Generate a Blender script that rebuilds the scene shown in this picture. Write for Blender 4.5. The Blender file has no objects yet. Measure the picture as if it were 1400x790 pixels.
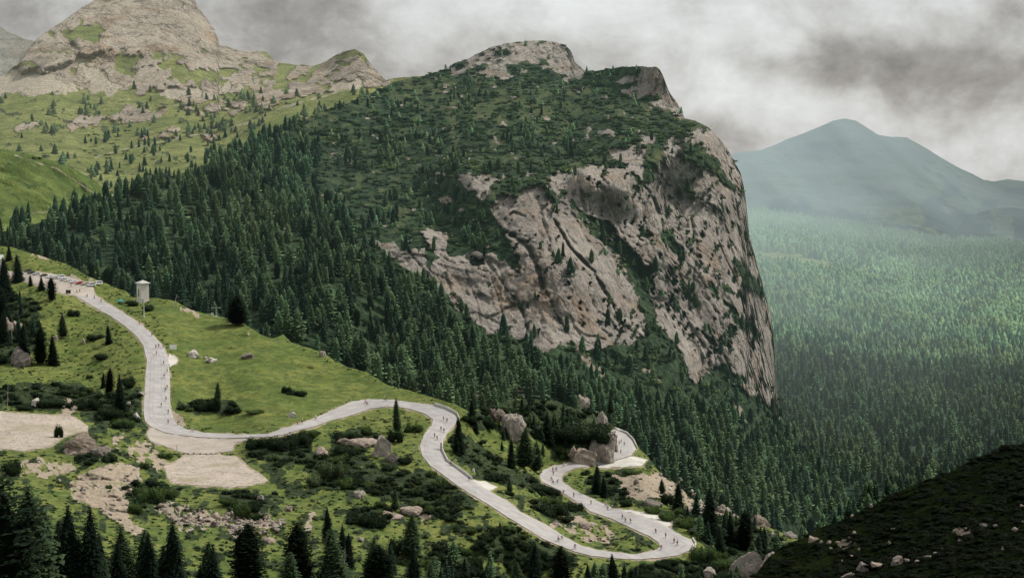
import bpy, bmesh, math, random
import numpy as np
from mathutils import Vector, Matrix
from mathutils.geometry import delaunay_2d_cdt
R_ = math.radians
rnd = random.Random(11)
NR = np.random.default_rng(7)
COL = bpy.context.scene.collection

# ------------------------------------------------------------------ camera model (metres; the viewpoint is the origin)
F, CX, CY, HOR = 2400.0, 700.0, 395.0, 200.0
PITCH = math.atan((CY - HOR) / F)
cp, sp = math.cos(PITCH), math.sin(PITCH)
def world(px, py, D):
    """point seen at (px, py) of the photograph at depth D metres -> world coordinates"""
    px = np.asarray(px, float); py = np.asarray(py, float); D = np.asarray(D, float)
    px, py, D = np.broadcast_arrays(px, py, D)
    x = (px - CX) / F * D; v = -(py - CY) / F * D
    return np.stack([x, D * cp + v * sp, -D * sp + v * cp], -1)

# ------------------------------------------------------------------ noise
_T = NR.random(65536)
def _h(ix, iy, iz):
    return _T[((ix * 73856093) ^ (iy * 19349663) ^ (iz * 83492791)) & 65535]
def vnoise(p):
    p = np.asarray(p, float); i = np.floor(p).astype(np.int64); f = p - i
    f = f * f * f * (f * (f * 6 - 15) + 10)
    x, y, z = i[..., 0], i[..., 1], i[..., 2]; fx, fy, fz = f[..., 0], f[..., 1], f[..., 2]
    def L(a, b, t): return a + (b - a) * t
    return L(L(L(_h(x, y, z), _h(x + 1, y, z), fx), L(_h(x, y + 1, z), _h(x + 1, y + 1, z), fx), fy),
             L(L(_h(x, y, z + 1), _h(x + 1, y, z + 1), fx), L(_h(x, y + 1, z + 1), _h(x + 1, y + 1, z + 1), fx), fy), fz) * 2 - 1
def fbm(p, o=4, g=0.5):
    a, s, n = 1.0, 0.0, 0.0
    p = np.array(p, float)
    for k in range(o):
        s = s + a * vnoise(p + 17.3 * k); n += a; a *= g; p = p * 2.03
    return s / n
def ridged(p, o=4, g=0.5):
    a, s, n = 1.0, 0.0, 0.0
    p = np.array(p, float)
    for k in range(o):
        s = s + a * (1 - 2 * np.abs(vnoise(p + 31.7 * k))); n += a; a *= g; p = p * 2.07
    return s / n
def worley(p):
    """random value of the nearest cell and the gap to the second nearest: broken, blocky rock"""
    i = np.floor(p).astype(np.int64); d1 = np.full(p.shape[:-1], 9.); d2 = d1.copy(); v = np.zeros(p.shape[:-1])
    for a in (-1, 0, 1):
        for b in (-1, 0, 1):
            for c in (-1, 0, 1):
                x, y, z = i[..., 0] + a, i[..., 1] + b, i[..., 2] + c
                q = np.stack([x + _h(x, y, z), y + _h(y, z, x + 7), z + _h(z, x, y + 3)], -1)
                d = ((p - q) ** 2).sum(-1); r = _h(x + 11, y, z)
                n_ = d < d1; d2 = np.where(n_, d1, np.minimum(d2, d)); v = np.where(n_, r, v); d1 = np.where(n_, d, d1)
    return v, np.sqrt(d2) - np.sqrt(d1)
def n2(px, py, sc, o=3, seed=0.):
    return fbm(np.stack([px / sc, py / sc, np.full_like(px, seed)], -1), o)
def sstep(a, b, x):
    t = np.clip((x - a) / (b - a), 0, 1); return t * t * (3 - 2 * t)
def inpoly(px, py, poly):
    ins = np.zeros(px.shape, bool); n = len(poly)
    for i in range(n):
        x1, y1 = poly[i]; x2, y2 = poly[(i + 1) % n]
        if y1 == y2: continue
        c = ((y1 > py) != (y2 > py)) & (px < (x2 - x1) * (py - y1) / (y2 - y1) + x1)
        ins ^= c
    return ins
def pdist(px, py, line, closed=False):
    d = np.full(px.shape, 1e9); n = len(line)
    for i in range(n if closed else n - 1):
        x1, y1 = line[i]; x2, y2 = line[(i + 1) % n]
        vx, vy = x2 - x1, y2 - y1; L2 = vx * vx + vy * vy + 1e-9
        t = np.clip(((px - x1) * vx + (py - y1) * vy) / L2, 0, 1)
        d = np.minimum(d, np.hypot(px - x1 - t * vx, py - y1 - t * vy))
    return d
def sdf(px, py, poly):
    d = pdist(px, py, poly, True); return np.where(inpoly(px, py, poly), d, -d)
def polymask(px, py, polys, wob=5., sc=14., soft=1.2, seed=3.):
    m = np.zeros(px.shape)
    w = n2(px, py, sc, 4, seed) * wob * 2
    for P in polys:
        xs = [p[0] for p in P]; ys = [p[1] for p in P]
        sel = (px > min(xs) - 15) & (px < max(xs) + 15) & (py > min(ys) - 15) & (py < max(ys) + 15)
        if sel.any():
            m[sel] = np.maximum(m[sel], sstep(-soft, soft, sdf(px[sel], py[sel], P) + w[sel]))
    return m

class TPS:
    def __init__(s, pts, lam=1e-4):
        P = np.array(pts, float); s.c = P[:, :2] / 300.; n = len(P)
        K = s.k(s.c, s.c) + lam * np.eye(n); A = np.zeros((n + 3, n + 3))
        A[:n, :n] = K; A[:n, n] = 1; A[:n, n + 1:] = s.c; A[n, :n] = 1; A[n + 1:, :n] = s.c.T
        s.w = np.linalg.solve(A, np.concatenate([np.log(P[:, 2]), [0, 0, 0]]))
    def k(s, a, b):
        d2 = ((a[:, None] - b[None]) ** 2).sum(-1); return 0.5 * d2 * np.log(d2 + 1e-12)
    def __call__(s, px, py):
        px = np.asarray(px, float); py = np.asarray(py, float); sh = px.shape
        q = np.stack([px.ravel(), py.ravel()], -1) / 300.; out = np.empty(len(q))
        for i in range(0, len(q), 20000):
            a = q[i:i + 20000]; out[i:i + 20000] = s.k(a, s.c) @ s.w[:-3] + s.w[-3] + a @ s.w[-2:]
        return np.exp(out).reshape(sh)

class Land:
    """one land form: depth over the photograph's directions, a skyline and a foot"""
    def __init__(s, ctrl, top, bottom, disp=None, masks=None, wob=(0, 10)):
        s.t = TPS(ctrl); s.topl = top; s.botl = bottom; s.disp = disp; s.masks = masks; s.wob = wob
    def top(s, x):
        x = np.asarray(x, float); y = np.interp(x, [p[0] for p in s.topl], [p[1] for p in s.topl])
        a, sc = s.wob
        return y + a * fbm(np.stack([x / sc, x * 0 + 5.5, x * 0], -1), 4, 0.6)
    def bot(s, x): return np.interp(x, [p[0] for p in s.botl], [p[1] for p in s.botl])
    def depth(s, px, py):
        px = np.asarray(px, float); py = np.asarray(py, float)
        D = s.t(px, py)
        if s.disp is not None:
            m = s.masks(px, py) if s.masks else None
            D = D + s.disp(px, py, world(px, py, D), m)
        return D
    def at(s, px, py):
        return world(px, py, s.depth(px, py))
    def p(s, x, y):
        return Vector(s.at(np.array([float(x)]), np.array([float(y)]))[0])
    def build(s, name, x0, x1, sx, rows, mat, label, back=((4, .5), (14, 4), (40, 18), (90, 55), (180, 120), (330, 230)), smooth=True):
        xs = np.arange(x0, x1 + sx, sx); t = np.linspace(0, 1, rows)
        top = s.top(xs); bot = s.bot(xs)
        PX = np.repeat(xs[None], rows, 0); PY = top[None] + (bot - top)[None] * t[:, None]
        m = s.masks(PX, PY) if s.masks else None
        D = s.t(PX, PY)
        if s.disp is not None: D = D + s.disp(PX, PY, world(PX, PY, D), m)
        W = world(PX, PY, D); s.grid = (PX, PY, W)
        if m is None: m = np.zeros(PX.shape + (4,))
        away = W[0].copy(); away[:, 2] = 0; away /= np.linalg.norm(away, axis=1)[:, None]
        bl, bm = [], []
        for dd, dz in back[::-1]:
            r = W[0] + away * dd; r[:, 2] -= dz; bl.append(r); bm.append(m[0])
        if bl:
            W = np.concatenate([np.array(bl), W]); m = np.concatenate([np.array(bm), m])
        n, k = W.shape[:2]
        idx = np.arange(n * k).reshape(n, k)
        f = np.stack([idx[:-1, :-1], idx[1:, :-1], idx[1:, 1:], idx[:-1, 1:]], -1).reshape(-1, 4)
        o = mesh_obj(name, W.reshape(-1, 3), f, mat, cols={'mask': m.reshape(-1, 4)}, smooth=smooth)
        o['label'] = label; o['kind'] = 'structure'
        return o

def mesh_data(name, V, Fc, mats, cols=None, smooth=False, mi=None):
    V = np.asarray(V, np.float32); Fc = np.asarray(Fc, np.int32)
    me = bpy.data.meshes.new(name); k = Fc.shape[1]; nf = len(Fc)
    me.vertices.add(len(V)); me.vertices.foreach_set('co', V.ravel())
    me.loops.add(nf * k); me.loops.foreach_set('vertex_index', Fc.ravel())
    me.polygons.add(nf); me.polygons.foreach_set('loop_start', np.arange(nf, dtype=np.int32) * k)
    me.polygons.foreach_set('loop_total', np.full(nf, k, np.int32))
    if mi is not None: me.polygons.foreach_set('material_index', np.asarray(mi, np.int32))
    for m in (mats if isinstance(mats, (list, tuple)) else [mats]): me.materials.append(m)
    me.update(calc_edges=True)
    if smooth: me.polygons.foreach_set('use_smooth', np.ones(nf, bool))
    if cols:
        for cn, c in cols.items():
            a = me.color_attributes.new(cn, 'FLOAT_COLOR', 'POINT'); a.data.foreach_set('color', np.asarray(c, np.float32).ravel())
    return me
def mesh_obj(name, V, Fc, mats, parent=None, **k):
    o = bpy.data.objects.new(name, mesh_data(name, V, Fc, mats, **k)); COL.objects.link(o)
    if parent: o.parent = parent
    return o

# ------------------------------------------------------------------ materials
def N(nt, typ, loc=None, **k):
    n = nt.nodes.new(typ)
    for a, v in k.items(): setattr(n, a, v)
    return n
def painted_haze_group():  # haze painted on: emission mixed into each surface by distance from the origin
    g = bpy.data.node_groups.new('painted_haze', 'ShaderNodeTree')
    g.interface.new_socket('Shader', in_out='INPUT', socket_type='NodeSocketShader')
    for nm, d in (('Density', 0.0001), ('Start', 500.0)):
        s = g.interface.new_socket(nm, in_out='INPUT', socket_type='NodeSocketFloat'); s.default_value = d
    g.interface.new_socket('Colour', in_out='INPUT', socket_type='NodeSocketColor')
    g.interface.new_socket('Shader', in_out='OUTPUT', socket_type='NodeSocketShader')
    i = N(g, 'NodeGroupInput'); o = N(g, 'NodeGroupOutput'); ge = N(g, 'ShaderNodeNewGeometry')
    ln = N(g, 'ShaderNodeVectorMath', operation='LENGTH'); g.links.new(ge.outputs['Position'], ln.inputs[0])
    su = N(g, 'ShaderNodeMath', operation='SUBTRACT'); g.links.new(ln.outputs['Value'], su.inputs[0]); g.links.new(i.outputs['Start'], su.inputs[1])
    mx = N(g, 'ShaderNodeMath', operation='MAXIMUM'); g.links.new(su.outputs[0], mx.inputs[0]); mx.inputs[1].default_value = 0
    # noise makes the painted haze patchy
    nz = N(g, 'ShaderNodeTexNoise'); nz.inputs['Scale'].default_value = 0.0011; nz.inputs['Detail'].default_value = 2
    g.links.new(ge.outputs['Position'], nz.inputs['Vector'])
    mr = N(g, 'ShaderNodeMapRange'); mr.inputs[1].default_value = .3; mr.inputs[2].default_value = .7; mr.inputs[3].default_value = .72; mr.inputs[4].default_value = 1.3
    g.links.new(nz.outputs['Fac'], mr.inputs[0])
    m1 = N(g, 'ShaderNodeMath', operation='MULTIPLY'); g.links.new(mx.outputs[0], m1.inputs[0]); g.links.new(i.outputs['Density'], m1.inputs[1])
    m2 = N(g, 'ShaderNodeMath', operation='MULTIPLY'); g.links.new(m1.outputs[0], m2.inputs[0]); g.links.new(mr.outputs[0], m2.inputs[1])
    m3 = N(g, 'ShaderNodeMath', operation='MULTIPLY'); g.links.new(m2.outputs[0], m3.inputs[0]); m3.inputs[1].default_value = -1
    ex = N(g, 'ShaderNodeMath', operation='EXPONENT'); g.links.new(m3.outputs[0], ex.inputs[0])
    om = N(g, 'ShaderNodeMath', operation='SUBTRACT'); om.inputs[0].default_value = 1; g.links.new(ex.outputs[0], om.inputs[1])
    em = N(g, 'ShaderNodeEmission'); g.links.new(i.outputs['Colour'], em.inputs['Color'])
    # emission painted brighter beside the cliff, in slanting bands, like light through cloud
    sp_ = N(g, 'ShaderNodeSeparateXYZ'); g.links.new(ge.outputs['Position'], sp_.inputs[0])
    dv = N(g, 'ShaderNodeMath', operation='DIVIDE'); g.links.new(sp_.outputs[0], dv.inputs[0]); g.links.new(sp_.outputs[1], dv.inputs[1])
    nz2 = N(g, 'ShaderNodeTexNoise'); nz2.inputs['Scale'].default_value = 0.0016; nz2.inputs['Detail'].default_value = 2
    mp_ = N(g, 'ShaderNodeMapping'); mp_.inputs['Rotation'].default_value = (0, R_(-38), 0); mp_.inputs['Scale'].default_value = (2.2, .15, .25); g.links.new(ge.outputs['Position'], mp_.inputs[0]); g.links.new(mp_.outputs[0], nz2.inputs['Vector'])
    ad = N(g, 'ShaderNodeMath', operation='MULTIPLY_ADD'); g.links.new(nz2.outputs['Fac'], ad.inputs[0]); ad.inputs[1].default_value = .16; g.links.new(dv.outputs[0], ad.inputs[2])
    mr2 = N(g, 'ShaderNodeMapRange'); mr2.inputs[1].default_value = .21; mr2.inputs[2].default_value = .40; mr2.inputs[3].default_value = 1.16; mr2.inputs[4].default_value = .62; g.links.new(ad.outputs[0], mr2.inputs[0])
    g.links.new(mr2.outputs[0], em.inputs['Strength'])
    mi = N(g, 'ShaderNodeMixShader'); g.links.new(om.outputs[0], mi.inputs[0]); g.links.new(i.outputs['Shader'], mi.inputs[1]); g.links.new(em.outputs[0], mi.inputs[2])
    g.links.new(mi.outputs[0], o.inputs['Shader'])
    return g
HG = painted_haze_group()
PAINTED_HAZES = {'main': (0.000075, 850, (.155, .235, .21)), 'valley': (0.00031, 1500, (.37, .465, .435)), 'left': (0.00007, 1500, (.42, .44, .36)), 'none': None,
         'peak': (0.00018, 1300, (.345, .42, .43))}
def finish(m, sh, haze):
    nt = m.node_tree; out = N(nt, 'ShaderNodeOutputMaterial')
    if PAINTED_HAZES[haze]:
        d, s, c = PAINTED_HAZES[haze]; g = N(nt, 'ShaderNodeGroup'); g.node_tree = HG
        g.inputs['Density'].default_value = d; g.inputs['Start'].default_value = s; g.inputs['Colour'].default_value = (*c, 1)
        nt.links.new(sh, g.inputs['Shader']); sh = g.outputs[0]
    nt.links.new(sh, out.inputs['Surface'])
def new_mat(name):
    m = bpy.data.materials.new(name); m.use_nodes = True; m.node_tree.nodes.clear(); return m
class MB_:
    """small helper around a node tree"""
    def __init__(s, m): s.nt = m.node_tree; s.pos = N(s.nt, 'ShaderNodeNewGeometry').outputs['Position']
    def noise(s, scale, detail=4, rough=.55, vec=None, dist=0):
        n = N(s.nt, 'ShaderNodeTexNoise'); n.inputs['Scale'].default_value = scale; n.inputs['Detail'].default_value = detail
        n.inputs['Roughness'].default_value = rough; n.inputs['Distortion'].default_value = dist
        s.nt.links.new(vec or s.pos, n.inputs['Vector']); return n.outputs['Fac']
    def mapping(s, rot=(0, 0, 0), sc=(1, 1, 1), vec=None):
        n = N(s.nt, 'ShaderNodeMapping'); n.inputs['Rotation'].default_value = rot; n.inputs['Scale'].default_value = sc
        s.nt.links.new(vec or s.pos, n.inputs['Vector']); return n.outputs[0]
    def ramp(s, fac, stops, interp='LINEAR'):
        n = N(s.nt, 'ShaderNodeValToRGB'); e = n.color_ramp; e.interpolation = interp
        while len(e.elements) < len(stops): e.elements.new(0.5)
        for el, (p, c) in zip(e.elements, stops):
            el.position = p; el.color = (c, c, c, 1) if not isinstance(c, tuple) else (*c, 1)
        s.nt.links.new(fac, n.inputs[0]); return n.outputs['Color']
    def math(s, op, a, b=None, clamp=False):
        n = N(s.nt, 'ShaderNodeMath', operation=op); n.use_clamp = clamp
        for i, v in enumerate((a, b)):
            if v is None: continue
            if isinstance(v, (int, float)): n.inputs[i].default_value = v
            else: s.nt.links.new(v, n.inputs[i])
        return n.outputs[0]
    def mix(s, f, a, b, mode='MIX'):
        n = N(s.nt, 'ShaderNodeMix', data_type='RGBA', blend_type=mode)
        for i, v in ((0, f), (6, a), (7, b)):
            if isinstance(v, (int, float)): n.inputs[i].default_value = v
            elif isinstance(v, tuple): n.inputs[i].default_value = (*v, 1)
            else: s.nt.links.new(v, n.inputs[i])
        return n.outputs[2]
    def attr(s, name):
        n = N(s.nt, 'ShaderNodeAttribute', attribute_name=name); return n
    def bump(s, h, dist, strength=1.0, nrm=None):
        n = N(s.nt, 'ShaderNodeBump'); n.inputs['Distance'].default_value = dist; n.inputs['Strength'].default_value = strength
        s.nt.links.new(h, n.inputs['Height'])
        if nrm: s.nt.links.new(nrm, n.inputs['Normal'])
        return n.outputs[0]
    def bsdf(s, col, rough=.9, nrm=None, spec=.2, metal=0):
        n = N(s.nt, 'ShaderNodeBsdfPrincipled')
        if isinstance(col, tuple): n.inputs['Base Color'].default_value = (*col, 1)
        else: s.nt.links.new(col, n.inputs['Base Color'])
        if isinstance(rough, float): n.inputs['Roughness'].default_value = rough
        else: s.nt.links.new(rough, n.inputs['Roughness'])
        n.inputs['Specular IOR Level'].default_value = spec; n.inputs['Metallic'].default_value = metal
        if nrm: s.nt.links.new(nrm, n.inputs['Normal'])
        return n.outputs[0]

def rock_nodes(b, tone=(1, 1, 1), sc=1.0, tilt=15):
    """weathered dolomite: tilted slabs, dark cracks, black water streaks, ochre stains"""
    t = lambda c: tuple(a * k for a, k in zip(c, tone))
    v = b.mapping((0, R_(tilt), 0), (1, 1, .45))
    v2 = b.mapping((0, R_(4), 0), (1, 1, .12))
    a = b.noise(.018 / sc, 8, .62, v, .1); c = b.noise(.11 / sc, 8, .72, v, .05); d = b.noise(.34 / sc, 6, .72, b.mapping((0, R_(tilt), 0), (1, 1, .55)), .2); e = b.noise(.14 / sc, 5, .7, b.mapping((0, R_(tilt), 0), (1, 1, .6)), .1)
    base = b.mix(b.ramp(a, [(.40, 0.), (.58, 1.)]), t((.235, .213, .198)), t((.38, .342, .31)))
    base = b.mix(b.ramp(b.noise(.011 / sc, 5, .6, b.mapping((0, R_(tilt), .7), (1, 1, .5))), [(.47, 0.), (.6, .6)]), base, t((.42, .385, .35)))
    base = b.mix(b.ramp(c, [(.42, 0.), (.66, .65)]), base, t((.44, .39, .34)))
    base = b.mix(b.ramp(b.noise(.03 / sc, 5, .6, b.mapping((0, R_(tilt), 0), (1, 1, .5)), .5), [(.52, 0.), (.66, .65)]), base, t((.29, .20, .13)))
    st = b.noise(.075 / sc, 6, .6, v2, .2); wh = b.noise(.008 / sc, 3, .5)
    base = b.mix(b.math('MULTIPLY', b.ramp(st, [(.52, 0.), (.64, .6)]), b.ramp(wh, [(.45, 0.), (.54, 1.)])), base, t((.065, .063, .064)))
    vo = N(b.nt, 'ShaderNodeTexVoronoi', feature='DISTANCE_TO_EDGE'); vo.inputs['Scale'].default_value = .045 / sc
    wv = N(b.nt, 'ShaderNodeVectorMath', operation='ADD')
    nn = N(b.nt, 'ShaderNodeTexNoise'); nn.inputs['Scale'].default_value = .05 / sc; nn.inputs['Detail'].default_value = 4
    b.nt.links.new(b.pos, nn.inputs['Vector'])
    sc_ = N(b.nt, 'ShaderNodeVectorMath', operation='SCALE'); sc_.inputs['Scale'].default_value = 34 * sc; b.nt.links.new(nn.outputs['Color'], sc_.inputs[0])
    b.nt.links.new(v, wv.inputs[0]); b.nt.links.new(sc_.outputs[0], wv.inputs[1]); b.nt.links.new(wv.outputs[0], vo.inputs['Vector'])
    crack = b.ramp(vo.outputs['Distance'], [(0., 1.), (.055, 0.)])
    crack = b.math('MULTIPLY', crack, b.ramp(b.noise(.02 / sc, 2), [(.45, 0.), (.6, 1.)]))
    base = b.mix(b.math('MULTIPLY', crack, .75), base, t((.07, .06, .053)))  # crack shade painted into the rock colour
    base = b.mix(b.ramp(e, [(.33, .6), (.43, 0.)]), base, t((.12, .106, .093)))
    for cs, cr, cl_, mk in ((.05, tilt, .13, .018), (.09, tilt - 14, .2, .026), (.16, tilt + 8, .25, .03)):
        ln = b.math('ABSOLUTE', b.math('SUBTRACT', b.noise(cs / sc, 5, .55, b.mapping((0, R_(cr), cs * 9), (1, 1, cl_))), .5))
        base = b.mix(b.math('MULTIPLY', b.ramp(ln, [(.0, .6), (mk, 0.)]), b.ramp(b.noise(cs * .35 / sc, 3, .5), [(.40, 0.), (.56, 1.)])), base, t((.075, .066, .058)))
    base = b.mix(b.ramp(d, [(.35, .65), (.47, 0.)]), base, t((.10, .088, .077)))
    base = b.mix(b.ramp(d, [(.58, 0.), (.7, .5)]), base, t((.47, .42, .37)))
    h = b.math('ADD', b.math('MULTIPLY', c, 1.0), b.math('ADD', b.math('MULTIPLY', d, .8), b.math('ADD', b.math('MULTIPLY', e, .7), b.math('MULTIPLY', crack, -.6))))
    return base, h

def land_mat(name, haze, rock=(1, 1, 1), grass=((.085, .125, .03), (.13, .15, .05)), grass2=(.05, .085, .026), scrub=((.012, .028, .014), (.03, .055, .022)), dirt=(.36, .30, .24), rsc=1.0, gsc=1.0, tilt=14):
    m = new_mat(name); b = MB_(m)
    at = b.attr('mask'); sx = N(b.nt, 'ShaderNodeSeparateColor'); b.nt.links.new(at.outputs['Color'], sx.inputs[0])
    rb, rh = rock_nodes(b, rock, rsc, tilt)
    g1 = b.noise(.02 / gsc, 5, .6); g2 = b.noise(.13 / gsc, 5, .65, None, .4); g3 = b.noise(.9 / gsc, 4, .7)
    gc = b.mix(b.ramp(g1, [(.38, 0.), (.62, 1.)]), grass[0], grass[1])
    gc = b.mix(b.ramp(g2, [(.45, 0.), (.6, .85)]), gc, grass2)
    gc = b.mix(b.ramp(b.noise(.055 / gsc, 6, .7, None, .6), [(.5, 0.), (.62, .75)]), gc, tuple(x * .6 for x in grass[0]))
    gc = b.mix(b.ramp(b.noise(.07 / gsc, 6, .7, b.mapping((0, 0, 1.), (1, 1, 1))), [(.56, 0.), (.68, .6)]), gc, tuple(x * 1.35 for x in grass[1]))
    gc = b.mix(b.ramp(g3, [(.35, .55), (.6, 0.)]), gc, tuple(x * .45 for x in grass2))
    gc = b.mix(b.ramp(b.noise(.28 / gsc, 5, .7), [(.60, 0.), (.70, .6)]), gc, (.22, .18, .1) if grass[0][0] > .04 else tuple(x * .5 for x in grass[0]))
    s1 = b.noise(.16 / gsc, 5, .7)
    scb = b.mix(b.ramp(s1, [(.42, 0.), (.62, 1.)]), scrub[0], scrub[1]); scb = b.mix(b.ramp(b.noise(.05 / gsc, 5, .65), [(.5, 0.), (.66, .5)]), scb, tuple(x * 1.6 for x in scrub[1]))
    dn = b.noise(.35 / gsc, 6, .7); dd = b.mix(b.ramp(dn, [(.35, 0.), (.62, 1.)]), tuple(x * .5 for x in dirt), dirt)
    dd = b.mix(b.ramp(b.noise(1.3 / gsc, 3, .6), [(.38, .5), (.5, 0.)]), dd, tuple(x * .3 for x in dirt))
    br = b.noise(.22 / gsc, 6, .7)
    def edge(mask, w=.5):
        v = b.math('ADD', mask, b.math('MULTIPLY', b.math('SUBTRACT', br, .5), w * 2.4))
        return b.ramp(v, [(.46, 0.), (.56, 1.)] if haze == 'none' else [(.36, 0.), (.66, 1.)])
    col = b.mix(edge(sx.outputs[1]), gc, scb)
    col = b.mix(edge(sx.outputs[2]), col, dd)
    re = edge(sx.outputs[0], .35)
    col = b.mix(re, col, rb)
    lum = b.math('MULTIPLY', at.outputs['Alpha'], 1.0)
    hv = b.mix(re, b.math('ADD', b.math('MULTIPLY', s1, .9), b.math('MULTIPLY', g3, .35)), rh)
    nrm = b.bump(hv, 4.5 * rsc if name != 'near_ground' else 1.5, .9)
    finish(m, b.bsdf(col, .95, nrm, .1 if name != 'painted_shade_ground' else 0.), haze)
    return m
# ------------------------------------------------------------------ road outlines (as seen, going down from the car park)
ROAD_R = [(130,404),(150,417),(172,430),(194,445),(211,460),(224,475),(230,490),(232,513),(232,534.6),(233.5,560),(239,577.6),(254,587),(277.6,591.6),(300,593),(323,594.7),(366,593.6),(387.6,586),(409,579.6),(430.6,572),(452,562.4),(480,549.5),(506,546),(538,547),(560,550),(592,554.4),(611.6,561),(624.6,568.4),(626.7,573.8),(622.4,580),(611.6,593),(604,606),(604,616.8),(611.6,632),(629,645),(646,657.7),(672,672.8),(700,690),(710.6,699.6),(745,716.8),(775,736),(796.7,747),(818,752.3),(840,755),(860,757.5),(871,758),(895.5,753),(903,747.6),(900,741.5),(889.4,734),(865,723),(835.5,709),(807.5,699.6),(792.4,689),(766.6,671.6),(740.8,658.7),(737.5,651),(743,642.7),(758,637),(786,632),(818,627.6),(837.6,623),(843,612.5),(840.8,601.8),(836.5,589)]
ROAD_L = [(103,405),(120.5,414.7),(137.7,425.4),(150.6,432),(172,447),(187,460),(196,473),(200,490),(201,491.5),(199,513),(198,534.6),(196,560),(198,575.5),(206.6,584),(226,591.6),(245,595),(275,598),(300,599.5),(323,599),(366,598),(387.6,594.7),(409,588),(430.6,582.9),(452,575.3),(473.7,570),(491,564.6),(506,559),(527.5,556),(545,557),(560,559),(581.5,566),(592,573.8),(590,582.4),(579.4,595),(574,610.4),(577,623),(588,637),(603,647),(622.4,662),(641.8,675),(663,687),(689,704),(715,720),(743,737),(766.6,747),(786,754.5),(807.5,760),(840,763.5),(871,765),(901.6,762.8),(926,759.7),(944,752),(950,746),(945.6,738.5),(932,732.4),(914,721.7),(895.5,711),(871,703.5),(841,696),(803,679),(779.5,667),(768.7,658.7),(767.6,652),(773,645.8),(786,640.4),(818,636),(840.8,629.6),(862,623),(869.7,613.8),(865,603),(856,594),(841,587.5)]
ROAD_POLY = ROAD_R + ROAD_L[::-1]
PARK = [(8,371),(32,372),(60,373),(95,379),(126,388),(127,393),(130,404),(103,405),(90,402),(64,395),(49,389),(28,383),(8,377)]
JUNC = [(206,584.6),(226,592),(245,595.4),(275,598.4),(300,600),(323,599.4),(345,598.6),(322,606),(318,616),(290,621),(255,620),(230,612),(207,603),(200,594)]
LOT = [(224,637),(237,633),(250,624),(271,621.5),(300,622),(323,624),(340,640),(358,650),(366,657),(357,660),(340,664),(308,666),(280,664),(255,662),(236,661),(229,652)]
LEFTLOT = [(-60,556),(0,562),(21,565),(60,567),(103,570),(108,575),(121,582),(118,590),(98,593),(84,600),(71,608),(51,614),(32,616),(0,613),(-60,606)]
PULL1 = [(231,484),(238,486),(243,493),(240,498),(232,502),(230,493)]
PULL2 = [(643,656),(663,658.7),(680.5,666),(668,671.5),(655,664)]
PULL3 = [(816,637),(841,630),(862,623.5),(885,628.4),(877,636.6),(841,639),(820,639.5)]
PULL4 = [(843,695.5),(880,700),(905,706),(917,712.6),(918,718.7),(911,720.8),(895,710.5),(870,703)]
PATHS = {'LOT': LOT, 'JUNC': JUNC}

# ------------------------------------------------------------------ near slope with the road
near_ctrl = [(0,335,1060),(-120,320,1080),(-250,310,1100),(40,345,1050),(90,360,1040),(150,385,1000),(215,408,960),(290,430,930),(330,440,910),(400,470,870),(440,480,860),(530,525,800),(600,545,765),(640,560,750),(700,560,800),(780,558,860),(830,578,885),(880,615,850),(905,650,800),(960,690,760),(1040,715,740),(1090,735,720),(1180,760,700),
 (10,374,1015),(60,376,1005),(130,385,985),(130,398,975),(60,395,960),(195,412,960),(200,460,860),(180,440,895),(215,520,790),(215,490,820),(215,580,725),(260,592,712),(350,500,820),(420,540,780),(300,560,760),(150,440,900),(100,500,830),(50,550,745),(0,480,850),(-200,480,860),(60,430,910),
 (0,562,722),(0,612,650),(100,572,716),(60,600,665),(-200,585,690),(260,605,696),(300,620,675),(280,622,672),(280,662,613),(350,657,622),(235,655,622),(140,640,615),(110,670,580),(190,700,560),(0,690,530),(190,725,530),(-200,700,510),(100,790,450),(300,705,560),(300,790,490),(500,790,515),(500,700,585),(450,620,675),(700,790,562),(850,790,578),(950,795,590),(1060,790,600),
 (400,590,705),(450,570,740),(500,555,765),(560,552,765),(600,570,735),(590,600,700),(580,580,722),(610,640,655),(650,665,630),(720,710,600),(800,750,588),(850,762,586),(930,755,605),(945,742,618),(900,715,650),(850,695,680),(800,680,705),(760,665,730),(745,645,765),(780,635,785),(820,633,795),(850,628,802),(867,610,845),(845,590,890),
 (690,580,775),(700,620,740),(720,655,700),(660,620,720),(780,700,665),(830,730,632),(780,600,800),(820,605,812),(900,665,735),(880,650,755),(860,670,725),(930,700,690),(540,620,675),(520,600,695),(560,700,595),(0,860,400),(300,860,430),(600,860,490),(900,860,520),(1100,860,500),(-200,860,390),(-200,790,420)]
near_top = [(-250,318),(-60,330),(0,336),(15,338),(40,345),(62,352),(75,357),(90,361),(100,366),(120,378),(150,389),(172,398),(180,406),(215,408),(240,412),(262,424),(290,430),(305,433),(330,440),(352,455),(370,462),(388,458),(400,469),(425,476),(440,481),(470,500),(500,508),(530,526),(560,534),(600,546),(625,553),(640,562),(670,556),(700,545),(760,548),(790,560),(815,566),(836,580),(846,587),(858,592),(868,602),(874,612),(888,627),(905,650),(925,662),(950,684),(985,697),(1005,706),(1040,716),(1090,736),(1180,760)]
TALUS = [(211,693),(237,689),(280,697),(300,706),(330,695),(352,700),(392,712),(388,722),(355,728),(330,745),(310,722),(280,721),(247,721)]
BANK = [(95,663),(103,654),(120,644),(150,633),(172,631),(187,644),(193,655),(180,668),(168,676),(176,691),(172,700),(183,715),(196,727),(183,730),(150,706),(120,689),(103,680)]
CUT = [(841,650),(880,647),(908,650),(926,665),(936,676),(905,679),(871,684),(850,672)]
STRIP = [(905,640),(925,650),(955,680),(975,690),(1000,700),(990,708),(960,700),(938,690),(930,672),(915,655)]
DRY = [(745,716),(770,702),(800,702),(822,715),(842,735),(830,742),(800,740),(775,725)]
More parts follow.
